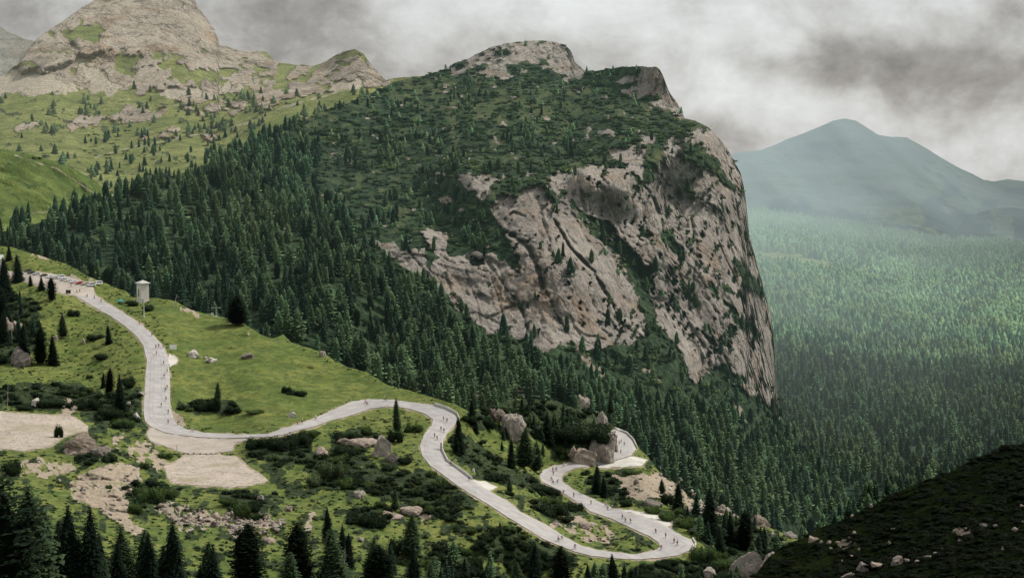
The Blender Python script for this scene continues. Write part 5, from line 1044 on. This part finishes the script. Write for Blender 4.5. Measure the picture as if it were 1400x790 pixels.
# white house cut by the left edge
P = NEAR.p(-13, 364); t = empty('house', P, 'white house with a grey roof, mostly cut off by the left edge', 'house', None, R_(12))
bmo('wall', lambda bm: box(bm, -6, 6, -4, 4, -2, 4.6), M_white, t)
def hr(bm):
    v = [bm.verts.new(c) for c in ((-7.4, -5, 4.3), (7.4, -5, 4.3), (7.4, 5, 4.3), (-7.4, 5, 4.3), (-7.4, 0, 6.6), (7.4, 0, 6.6))]
    for f in ((0, 1, 5, 4), (2, 3, 4, 5), (1, 2, 5), (3, 0, 4), (3, 2, 1, 0)): bm.faces.new([v[i] for i in f])
bmo('roof', hr, M_roof, t); bmo('window', lambda bm: box(bm, 4.2, 5.3, -4.05, -3.9, 1.2, 2.6), M_darkw, t); bmo('window', lambda bm: box(bm, .5, 1.6, -4.05, -3.9, 1.2, 2.6), M_darkw, t); bmo('door', lambda bm: box(bm, 2.3, 3.3, -4.06, -3.9, 0, 2.1), M_wood, t)
# poles
for x, y, h_, ln, l, mt in [(197, 434, 20, 0, 'white pole on the grass in front of the tower', M_white), (148, 450, 17, .18, 'leaning pale wooden pole left of the upper road', M_wood), (87, 453, 26, 0, 'thin grey pole among the left meadow shrubs', M_wood), (237, 420, 16, .3, 'thin leaning pole on the crest right of the tower', M_wood), (17, 468, 26, -.05, 'thin pale pole beside the left edge rocks', M_wood), (242, 617, 9, 0, 'short dark post at the edge of the junction', M_steel)]:
    P = NEAR.p(x, y); k = ppm(P); H = h_ / k
    o = bpy.data.objects.new('pole', bmo('pole', lambda bm: (cyl(bm, (0, 0, -.5), (H * ln, 0, H), .17, .11), cyl(bm, (H * ln, 0, H), (H * ln, 0, H + .2), .15, .05), cyl(bm, (0, 0, -.3), (0, 0, .3), .3, .25)), mt)); COL.objects.link(o); o.location = P; o['label'] = l; o['category'] = 'pole'
# road sign seen from behind
P = NEAR.p(236.7, 480); t = empty('sign_board', P, 'blank white rectangular board on two posts beside the upper bend', 'sign')
bmo('board', lambda bm: box(bm, -1.6, 1.6, -.05, .05, .9, 3.1), M_white, t, .02)
for s in (-1.2, 1.2): bmo('post', lambda bm: cyl(bm, (s, .1, -.5), (s, .1, 3.0), .06), M_steel, t)
# teal shelter
P = NEAR.p(165, 415); t = empty('tent', P, 'small teal pop-up tent on the grass beside the upper road', 'tent')
def tc(bm):
    v = [bm.verts.new(c) for c in ((-1.5, -1.5, 1.5), (1.5, -1.5, 1.5), (1.5, 1.5, 1.5), (-1.5, 1.5, 1.5), (0, 0, 2.5), (-1.5, -1.5, 1.1), (1.5, -1.5, 1.1), (1.5, 1.5, 1.1), (-1.5, 1.5, 1.1))]
    for f in ((0, 1, 4), (1, 2, 4), (2, 3, 4), (3, 0, 4), (5, 6, 1, 0), (6, 7, 2, 1), (7, 8, 3, 2), (8, 5, 0, 3)): bm.faces.new([v[i] for i in f])
bmo('canopy', tc, M_teal, t)
for a in (-1.4, 1.4):
    for b2 in (-1.4, 1.4): bmo('leg', lambda bm: cyl(bm, (a, b2, -.2), (a, b2, 1.45), .04), M_steel, t)
# dark double board on the car park edge
P = NEAR.p(93.5, 402); t = empty('information_board', P, 'dark double information board at the edge of the car park', 'sign', None, R_(-15))
for s in (-.75, .75): bmo('panel', lambda bm: box(bm, s - .65, s + .65, -.08, .08, .4, 2.3), M_black, t, .02)
for s in (-1.45, 0, 1.45): bmo('post', lambda bm: box(bm, s - .06, s + .06, -.06, .06, -.4, 2.45), M_wood, t)
# ski-lift pylon on the crest
P = NEAR.p(295.5, 433); t = empty('lift_pylon', P, 'grey ski lift pylon with a crossbar on the meadow crest', 'pylon', None, R_(20))
bmo('mast', lambda bm: cyl(bm, (0, 0, -1), (0, 0, 5), .25, .18), M_steel, t); bmo('crossbar', lambda bm: box(bm, -2.4, 2.4, -.12, .12, 4.7, 5.0), M_steel, t)
for s in (-2.1, 2.1): bmo('wheel', lambda bm: cyl(bm, (s - .5, 0, 4.55), (s + .5, 0, 4.55), .18), M_steel, t)
bmo('footing', lambda bm: box(bm, -.7, .7, -.7, .7, -1, .45), M_plaster, t)
P = NEAR.p(290, 432); t = empty('control_box', P, 'small white control cabinet beside the lift pylon', 'cabinet'); bmo('cabinet', lambda bm: box(bm, -.5, .5, -.35, .35, -.4, 1.5), M_white, t, .03); bmo('door', lambda bm: box(bm, -.4, .4, -.38, -.352, 0, 1.3), M_steel, t)

# guard walls and marker posts along the road
def wall_along(line, label, h=.75, th=.35):
    pts = []
    for a, b in zip(line, line[1:]):
        a, b = Vector(a), Vector(b); n = max(1, int((b - a).length / 4)); pts += [a + (b - a) * k / n for k in range(n)]
    pts.append(Vector(line[-1])); W = [Vector(world(p.x, p.y, float(NEAR.t(p.x, p.y)))) for p in pts]; V = []
    for i, p in enumerate(W):
        t_ = (W[min(i + 1, len(W) - 1)] - W[max(i - 1, 0)]); n_ = Vector((-t_.y, t_.x, 0)).normalized() * th / 2
        V += [p + n_ + Vector((0, 0, -.8)), p + n_ + Vector((0, 0, h + .6)), p - n_ + Vector((0, 0, h + .6)), p - n_ + Vector((0, 0, -.8))]
    Fc = [(i * 4 + j, i * 4 + (j + 1) % 4, i * 4 + 4 + (j + 1) % 4, i * 4 + 4 + j) for i in range(len(W) - 1) for j in range(4)] + [(0, 3, 2, 1), tuple(len(V) - 4 + j for j in range(4))]
    o = mesh_obj('guard_wall', V, Fc, M_conc); o['label'] = label; o['category'] = 'wall'
wall_along([(594,554),(612,560.2),(625,567.6),(627.6,574),(626,579)], 'low pale guard wall around the outside of the upper bend')
wall_along([(605,606),(604.6,617),(612,632),(629.6,644.5),(645,656)], 'low pale guard wall beside the steep middle straight')
wall_along([(841,587),(857,593.4),(866,602.6),(870.8,613)], 'low pale guard wall around the far bend by the lay-by')
wall_along([(945,753),(951.4,746),(947,738)], 'low pale guard wall at the tip of the hairpin bend', .6)
post_b = bmo('post', lambda bm: (cyl(bm, (0, 0, -.4), (0, 0, 1.05), .09, .07, 8), cyl(bm, (0, 0, 1.05), (0, 0, 1.12), .07, .03, 8)), M_white)
band_b = bmo('band', lambda bm: cyl(bm, (0, 0, .78), (0, 0, .95), .096, .096, 8), M_black)
for x, y in [(203,497),(198,519),(196.5,541),(195,566),(201,582),(234,503),(233.8,524),(234.5,547),(236,566),(459,558.5),(481,548),(368,592.5),(566,617),(566,612),(567,698),(700,689),(734,711),(766,735),(916,725),(903,640),(866,603),(950,738),(944,756),(905,764),(872,767),(779,657),(826,691),(790,680),(647,675),(621,664)]:
    if road_near(np.array([float(x)]), np.array([float(y)]))[0] > 0: x += 3
    P = NEAR.p(x, y); t = empty('marker_post', P, 'white roadside marker post on the verge', 'post', 'marker posts along the road'); child('post', post_b, t); child('band', band_b, t)

# ------------------------------------------------------------------ parked cars
def car_meshes(van):
    L, Wd, Hh = (4.9, 1.9, 2.15) if van else (4.3, 1.8, 1.45)
    if van: prof = [(-2.4,.35),(-2.45,1.2),(-2.3,2.05),(-1.9,2.15),(1.0,2.15),(1.35,2.0),(1.85,1.25),(2.35,1.0),(2.45,.6),(2.4,.35)]
    else: prof = [(-2.1,.35),(-2.15,.8),(-2.05,.98),(-1.6,1.36),(-1.2,1.45),(.2,1.45),(.55,1.36),(1.15,.98),(1.9,.84),(2.12,.65),(2.1,.35)]
    def body(bm):
        rings = []
        for x, k in ((-Wd / 2, .0), (-Wd / 2 + .06, .04), (Wd / 2 - .06, .04), (Wd / 2, .0)):
            rings.append([bm.verts.new((x if z < 1.0 else x * (.86 if not van else .94), y * (1 if k else .97), z + (0 if k else -.03 if z > 1 else 0))) for y, z in prof])
        n = len(prof)
        for a, b in zip(rings, rings[1:]):
            for i in range(n): bm.faces.new((a[i], a[(i + 1) % n], b[(i + 1) % n], b[i]))
        bm.faces.new(rings[0][::-1]); bm.faces.new(rings[-1])
    def win(bm):
        z0, z1 = (1.25, 1.85) if van else (.98, 1.33); y0, y1, y2, y3 = (-2.1, 1.55, -2.0, 1.15) if van else (-1.55, .95, -1.25, .4); f = .94 if van else .86
        for s in (-1, 1):
            v = [bm.verts.new(c) for c in ((s * (Wd / 2 + .012), y0, z0), (s * (Wd / 2 + .012), y1, z0), (s * (Wd / 2 * f + .03), y3, z1), (s * (Wd / 2 * f + .03), y2, z1))]; bm.faces.new(v if s > 0 else v[::-1])
    def ws(bm):
        w_ = Wd / 2 - .22
        if van: a, b = (1.84, 1.3), (1.42, 1.95)
        else: a, b = (1.1, 1.03), (.62, 1.35)
        v = [bm.verts.new(c) for c in ((-w_, a[0] + .03, a[1]), (w_, a[0] + .03, a[1]), (w_ * .92, b[0] + .03, b[1]), (-w_ * .92, b[0] + .03, b[1]))]; bm.faces.new(v)
    def rw(bm):
        w_ = Wd / 2 - .24; a, b = ((-2.46, 1.3), (-2.36, 1.9)) if van else ((-2.06, 1.03), (-1.7, 1.33))
        v = [bm.verts.new(c) for c in ((w_, a[0] - .03, a[1]), (-w_, a[0] - .03, a[1]), (-w_ * .92, b[0] - .03, b[1]), (w_ * .92, b[0] - .03, b[1]))]; bm.faces.new(v)
    return body, win, ws, rw, Wd
paints = {'white': (.8, .8, .8), 'silver': (.5, .51, .52), 'dark': (.03, .035, .04), 'dark green': (.02, .04, .03), 'red': (.42, .03, .03), 'cream': (.6, .55, .42), 'black': (.015, .015, .018)}
PM = {k: plain('car_paint_' + k.replace(' ', '_'), c, .3, .1, 'none', 0) for k, c in paints.items()}
CM = {}
for van in (0, 1):
    body, win, ws, rw, Wd = car_meshes(van)
    for k in paints: CM[(van, k)] = bmo('body', body, PM[k])
    CM[(van, 'w')] = [bmo('window', f, M_darkw) for f in (win, ws, rw)]; CM[(van, 'wd')] = Wd
tyre = bmo('wheel', lambda bm: cyl(bm, (-.11, 0, 0), (.11, 0, 0), .33, None, 14), M_black); rim = bmo('rim', lambda bm: (cyl(bm, (-.125, 0, 0), (.125, 0, 0), .19, None, 10)), M_steel)
lamp = bmo('tail_light', lambda bm: box(bm, -.12, .12, -.03, .03, -.08, .08), plain('red_lens', (.5, .02, .02), .3, 0, 'none', 0)); hlamp = bmo('headlight', lambda bm: box(bm, -.16, .16, -.03, .03, -.08, .08), plain('clear_lens', (.8, .8, .8), .15, 0, 'none', 0))
CARS = [(42,374.5,0,'dark','dark car at the far end of the parked row'),(49.5,376,0,'silver','silver car second from the far end of the parked row'),(59.5,378,0,'dark green','dark green car between two pale cars'),(67.5,380,0,'white','white car right of the dark green one'),(74.5,381.5,0,'silver','silver car left of the tall white van'),(83,381,1,'white','tall white van in the middle of the parked row'),(87,384,0,'silver','silver car parked in front of the tall white van'),(93.5,385,0,'white','white car right of the tall white van'),(100.5,387,0,'white','white car left of the red car'),(108.5,388.5,0,'red','red car near the right end of the parked row'),(116.5,389.5,0,'cream','cream car between the red car and a white van'),(125,391.5,1,'white','white van with dark windows near the road end of the row'),(134,389.5,1,'white','white camper van at the right end of the parked row'),(38,371.5,0,'black','black car partly hidden behind the far end of the row')]
for i, (x, y, van, k, l) in enumerate(CARS):
    P = NEAR.p(x, y); P = Vector(world(x, y, float(NEAR.t(x, y)))) + Vector((0, 0, .13)); t = empty('parked_car' if not van else 'parked_van', P, l, 'van' if van else 'car', 'vehicles parked in a row on the car park', R_(128 + rnd.uniform(-5, 5)))
    child('body', CM[(van, k)], t)
    for me in CM[(van, 'w')]: child('window', me, t)
    W2 = CM[(van, 'wd')] / 2
    for sx_ in (-1, 1):
        for yy in (-1.35, 1.35):
            o = child('wheel', tyre, t, (sx_ * (W2 - .08), yy, .33)); child('rim', rim, o)
        child('tail_light', lamp, t, (sx_ * (W2 - .25), -2.2 if not van else -2.47, .78)); child('headlight', hlamp, t, (sx_ * (W2 - .3), 2.1 if not van else 2.44, .68))

# ------------------------------------------------------------------ cyclists
def skin(name, pts, edges, mat, sub=1):
    me = bpy.data.meshes.new(name + '_cage'); me.from_pydata([p[:3] for p in pts], edges, []); ob = bpy.data.objects.new(name, me); COL.objects.link(ob)
    md = ob.modifiers.new('skin', 'SKIN'); me.update()
    for i, p in enumerate(pts): me.skin_vertices[0].data[i].radius = (p[3], p[3]); me.skin_vertices[0].data[i].use_root = i == 0
    s = ob.modifiers.new('sub', 'SUBSURF'); s.levels = sub; s.render_levels = sub
    dg = bpy.context.evaluated_depsgraph_get(); r = bpy.data.meshes.new_from_object(ob.evaluated_get(dg)); r.name = name
    r.materials.clear(); r.materials.append(mat); r.polygons.foreach_set('use_smooth', [True] * len(r.polygons))
    bpy.data.objects.remove(ob); return r
M_skin = plain('skin', (.45, .27, .19), .6, 0, 'none', 0); SH_, EL_, HA_ = (.2, .13, 1.34), (.24, .33, 1.13), (.2, .52, 1.02)
bp = [(0, -.2, 1.0, .14), (0, -.05, 1.18, .13), (0, .1, 1.33, .14), (0, .2, 1.43, .055), (0, .27, 1.52, .085), (0, .3, 1.63, .09)]
be = [(0, 1), (1, 2), (2, 3), (3, 4), (4, 5)]
for s in (-1, 1):
    b0 = len(bp); bp += [(s * .2, .13, 1.34, .06), (s * .24, .33, 1.13, .043), (s * .2, .50, 1.03, .033), (s * .2, .56, 1.02, .036)]; be += [(2, b0), (b0, b0 + 1), (b0 + 1, b0 + 2), (b0 + 2, b0 + 3)]
for s, kn_, an_, to_ in ((1, (.12, .2, .86), (.11, .02, .5), (.11, .15, .44)), (-1, (-.12, .22, .66), (-.11, .0, .28), (-.11, .13, .2))):
    b0 = len(bp); bp += [(s * .11, -.16, .97, .095), (*kn_, .062), (*an_, .04), (*to_, .035)]; be += [(0, b0), (b0, b0 + 1), (b0 + 1, b0 + 2), (b0 + 2, b0 + 3)]
ME_body = skin('body', bp, be, M_skin, 2)
jp = [(0, -.19, 1.02, .155), (0, -.05, 1.18, .15), (0, .1, 1.33, .16), (0, .17, 1.39, .09)] + [q for s in (-1, 1) for q in ((s * .2, .13, 1.34, .082), (s * .225, .24, 1.22, .065))]
je = [(0, 1), (1, 2), (2, 3), (2, 4), (4, 5), (2, 6), (6, 7)]
hp_ = [(0, -.22, .97, .16)] + [(.11, -.14, .95, .115), (.12, .1, .89, .085), (-.11, -.14, .94, .115), (-.12, .1, .76, .085)]; he = [(0, 1), (1, 2), (0, 3), (3, 4)]
ME_shorts = skin('shorts', hp_, he, M_black, 2)
JC = {'black': (.02, .02, .025), 'white': (.75, .75, .75), 'red': (.5, .04, .04), 'blue': (.04, .08, .3), 'grey': (.2, .2, .22), 'yellow': (.7, .6, .08)}
ME_j = {k: skin('jersey', jp, je, plain('jersey_' + k, c, .8, 0, 'none', 0), 2) for k, c in JC.items()}
def helm(bm):
    bmesh.ops.create_uvsphere(bm, u_segments=12, v_segments=8, radius=.15)
    for v in bm.verts: v.co = Vector((v.co.x * .85, v.co.y * 1.15 + .28, max(v.co.z, -.02) * .95 + 1.66))
ME_helm = {k: bmo('helmet', helm, plain('helmet_' + k, c, .4, 0, 'none', 0), None, 0, True) for k, c in (('white', (.75, .75, .75)), ('black', (.02, .02, .02)), ('red', (.5, .04, .04)))}
def wheel(bm):
    n = 24
    for rr, t_ in ((.34, .017), (.325, .012)):
        ring = []
        for i in range(n):
            a = 6.283 * i / n; c = Vector((0, math.cos(a) * rr, math.sin(a) * rr)); d = Vector((0, math.cos(a), math.sin(a)))
            ring.append([bm.verts.new(c + d * t_), bm.verts.new(c + Vector((t_, 0, 0))), bm.verts.new(c - d * t_), bm.verts.new(c - Vector((t_, 0, 0)))])
        for i in range(n):
            for j in range(4): bm.faces.new((ring[i][j], ring[i][(j + 1) % 4], ring[(i + 1) % n][(j + 1) % 4], ring[(i + 1) % n][j]))
    for i in range(8): a = 6.283 * i / 8; cyl(bm, (0, 0, 0), (0, math.cos(a) * .33, math.sin(a) * .33), .004, None, 3)
ME_wheel = bmo('wheel', wheel, M_black)
BB, ST_, HT, RA, FA = (0, -.05, .28), (0, -.24, .92), (0, .36, .88), (0, -.5, .34), (0, .5, .34)
def frame(bm):
    for a, b in ((BB, (0, -.19, .82)), ((0, -.18, .78), (0, .35, .82)), (BB, (0, .37, .72)), (BB, RA), ((0, -.18, .78), RA), ((0, .34, .9), (0, .38, .68)), ((0, .38, .7), FA), ((0, -.19, .82), ST_)): cyl(bm, a, b, .018, None, 6)
FRM = {k: bmo('frame', frame, plain('bike_frame_' + k, c, .35, .2, 'none', 0)) for k, c in (('black', (.02, .02, .02)), ('white', (.7, .7, .7)), ('red', (.5, .03, .03)))}
ME_bar = bmo('handlebar', lambda bm: (cyl(bm, (0, .34, .92), (0, .44, .96), .016, None, 6), cyl(bm, (-.21, .44, .96), (.21, .44, .96), .014, None, 6), cyl(bm, (.2, .44, .96), (.2, .56, .95), .014, None, 6), cyl(bm, (-.2, .44, .96), (-.2, .56, .95), .014, None, 6)), M_black)
ME_sad = bmo('saddle', lambda bm: (box(bm, -.07, .07, -.36, -.2, .91, .96), box(bm, -.03, .03, -.2, -.08, .915, .955)), M_black)
ME_crank = bmo('crank', lambda bm: (cyl(bm, (-.02, -.05, .28), (.02, -.05, .28), .1, None, 12), cyl(bm, (.08, -.05, .28), (.08, .05, .42), .014, None, 5), cyl(bm, (-.08, -.05, .28), (-.08, .03, .14), .014, None, 5)), M_steel)
CYC = [(97,393),(105,401),(109,400),(119,407),(129,409),(138,414),(190.5,444),(207.7,460),(213,476.5),(217,475.5),(223,476.5),(213.7,485.5),(223.8,499),(228.5,510),(224.4,517),(228.5,532),(226.5,535.5),(227,548.5),(220.6,556.5),(230,566),(229.8,580),(243,582),(263,591),(407,582),(413,580),(431.7,574.5),(499.5,553),(502,555.5),(527,549),(606.5,575.5),(611.2,578),(603,589.5),(607,592),(594.4,599),(597.7,602),(616,637.5),(641,658),(843.5,599.5),(846.6,608.5),(849.2,606),(853.5,610),(848.8,620.5),(755.8,645),(760.6,645),(756.5,650),(770.5,639),(753.7,658),(755.8,662.5),(761.8,661.5),(770.5,676),(784.5,680),(808,690),(830.7,698),(837,697),(828,693),(851,710),(855,714.5),(768,738.5),(763,741),(786,751),(834.6,754),(896.4,729.5),(910,736),(921.6,743),(926,746),(904,752),(862,715.5)]
cols_ = ['black'] * 12 + ['white', 'white', 'red', 'blue', 'grey', 'grey', 'yellow']
Rm = [Vector(p) for p in ROAD_R]
def tangent(x, y):
    best = (1e9, None)
    for a, b in zip(Rm, Rm[1:]):
        v = b - a; q = Vector((x, y)) - a; t_ = min(1, max(0, q.dot(v) / v.length_squared)); d = (q - v * t_).length
        if d < best[0]: best = (d, (a, b))
    a, b = best[1]; A = Vector(world(a.x, a.y, float(NEAR.t(a.x, a.y)))); B = Vector(world(b.x, b.y, float(NEAR.t(b.x, b.y)))); return (B - A)
def whereabouts(x, y):
    if y < 470 and x < 220: return 'on the upper road near the car park'
    if x < 250: return 'on the long upper straight'
    if x < 560 and y < 600: return 'between the junction and the upper bend'
    if x < 640 and y < 625: return 'in the upper S bend'
    if y > 595 and x > 840 and y < 625: return 'at the far bend by the lay-by'
    if x > 740 and y < 668: return 'in the far left loop'
    if x > 890: return 'near the hairpin tip'
    if y > 730: return 'on the lowest straight before the hairpin'
    if x < 660: return 'beside the guard wall on the middle straight'
    return 'on the far straight above the hairpin'
for i, (x, y) in enumerate(CYC):
    P = Vector(world(x, y, float(NEAR.t(x, y)))) + Vector((0, 0, .25)); T = tangent(x, y)
    if rnd.random() < .3 and i > 6: T = -T
    rz = math.atan2(-T.x, T.y); k = rnd.choice(cols_); hk = rnd.choice(['white', 'black', 'red', 'black']); fk = rnd.choice(['black', 'black', 'white', 'red']); wh = whereabouts(x, y); sl_ = math.atan2(T.z, math.hypot(T.x, T.y)) * .9
    t = empty('bicycle', P, f'{fk} road bicycle under a {k}-jersey rider {wh}', 'bicycle', 'bicycles ridden ' + wh, rz); t.rotation_euler = (sl_, 0, rz)
    child('frame', FRM[fk], t); child('wheel', ME_wheel, t, RA); child('wheel', ME_wheel, t, FA); child('handlebar', ME_bar, t); child('saddle', ME_sad, t); child('crank', ME_crank, t)
    p = bpy.data.objects.new('person', ME_body); COL.objects.link(p); p.location = P; p.rotation_euler = (sl_, 0, rz)
    p.scale = t.scale = (1.18,) * 3; p['label'] = f'cyclist in a {k} jersey and {hk} helmet {wh}'; p['category'] = 'person'; p['group'] = 'cyclists ' + wh
    child('jersey', ME_j[k], p); child('shorts', ME_shorts, p); child('helmet', ME_helm[hk], p)
# ------------------------------------------------------------------ light, sky, camera
SUN_AZ, SUN_EL = 62, 47                                       # degrees: clockwise from the view direction (+Y), height
w = bpy.data.worlds.new('World'); bpy.context.scene.world = w; w.use_nodes = True
nt = w.node_tree; nt.nodes.clear()
class WB(MB_):
    def __init__(s, nt): s.nt = nt; s.pos = N(nt, 'ShaderNodeTexCoord').outputs['Generated']
b = WB(nt)
sky = N(nt, 'ShaderNodeTexSky', sky_type='NISHITA'); sky.sun_disc = False
sky.sun_elevation = R_(SUN_EL); sky.sun_rotation = R_(SUN_AZ)
skyc = N(nt, 'ShaderNodeVectorMath', operation='SCALE'); skyc.inputs['Scale'].default_value = .08; nt.links.new(sky.outputs[0], skyc.inputs[0])
sx = N(nt, 'ShaderNodeSeparateXYZ'); nt.links.new(b.pos, sx.inputs[0])
# cloud deck: overcast base, brighter towards the zenith, large soft dark bellies
v = b.mapping((0, 0, R_(8)), (3., 3., 4.2), b.pos)
n1 = b.noise(1.5, 6, .58, v, .0); n2_ = b.noise(6.5, 7, .62, v, .15)
wx = b.noise(9., 5, .6, b.mapping((0, 0, .3), (1, 1, .9), b.pos)); wy = b.noise(7., 5, .6, b.mapping((.3, 0, 1.), (1, 1, 1.), b.pos))
X_ = b.math('ADD', b.math('DIVIDE', sx.outputs[0], sx.outputs[1]), b.math('MULTIPLY', b.math('SUBTRACT', wx, .5), .12)); Z_ = b.math('ADD', sx.outputs[2], b.math('MULTIPLY', b.math('SUBTRACT', wy, .5), .07))
def blob(px, py, sx_, sy_, amp):
    u = b.math('DIVIDE', b.math('SUBTRACT', X_, (px - 700) / 2400), sx_ / 2400); w_ = b.math('DIVIDE', b.math('SUBTRACT', Z_, (200 - py) / 2400), sy_ / 2400)
    return b.math('MULTIPLY', b.math('EXPONENT', b.math('MULTIPLY', b.math('ADD', b.math('MULTIPLY', u, u), b.math('MULTIPLY', w_, w_)), -1)), amp)
tot = b.math('MULTIPLY', b.math('SUBTRACT', b.math('ADD', b.math('MULTIPLY', n1, .55), b.math('MULTIPLY', n2_, .45)), .5), 1.45)
for a in ((560, 70, 130, 60, .13), (800, 20, 180, 60, .13), (900, 110, 110, 50, .10), (1090, 165, 130, 36, .15), (1330, 190, 160, 40, .04), (40, 20, 140, 60, -.13), (390, 60, 130, 50, -.08), (1180, 105, 300, 40, -.13), (1400, 60, 130, 120, -.12), (1190, 20, 120, 34, .08), (1010, 60, 120, 30, .03)):
    tot = b.math('ADD', tot, blob(*a))
cl = b.ramp(b.math('ADD', tot, .5), [(.22, (.21, .20, .19)), (.34, (.35, .335, .32)), (.46, (.54, .535, .515)), (.56, (.68, .69, .68)), (.70, (.84, .86, .85))])
zen = b.math('MINIMUM', b.math('ADD', 1., b.math('MULTIPLY', b.math('MAXIMUM', b.math('SUBTRACT', sx.outputs[2], .15), 0), .8)), 1.35)
zc = N(nt, 'ShaderNodeVectorMath', operation='SCALE'); nt.links.new(cl, zc.inputs[0]); nt.links.new(zen, zc.inputs['Scale'])
mixc = b.mix(.92, skyc.outputs[0], zc.outputs[0])
bg = N(nt, 'ShaderNodeBackground'); nt.links.new(mixc, bg.inputs[0]); bg.inputs[1].default_value = 1.0
wo = N(nt, 'ShaderNodeOutputWorld'); nt.links.new(bg.outputs[0], wo.inputs[0])
sl = bpy.data.lights.new('sun', 'SUN'); sl.energy = 4.3; sl.angle = R_(7); sl.color = (1, .94, .84)
so = bpy.data.objects.new('sun', sl); COL.objects.link(so)
dirv = Vector((math.sin(R_(SUN_AZ)) * math.cos(R_(SUN_EL)), math.cos(R_(SUN_AZ)) * math.cos(R_(SUN_EL)), math.sin(R_(SUN_EL))))
so.rotation_euler = dirv.to_track_quat('Z', 'Y').to_euler()
cd = bpy.data.cameras.new('camera'); co = bpy.data.objects.new('camera', cd); COL.objects.link(co)
cd.sensor_width = 36; cd.lens = F / 1400 * 36; cd.clip_start = 1; cd.clip_end = 80000
co.location = (0, 0, 0); co.rotation_euler = (R_(90) - PITCH, 0, 0)
sc = bpy.context.scene; sc.camera = co
sc.render.engine = 'CYCLES'; sc.view_settings.view_transform = 'Standard'; sc.view_settings.look = 'None'; sc.view_settings.exposure = 0; sc.view_settings.gamma = 1
sc.cycles.max_bounces = 4; sc.cycles.diffuse_bounces = 2; sc.cycles.glossy_bounces = 1; sc.cycles.transparent_max_bounces = 4
sc.cycles.use_denoising = True
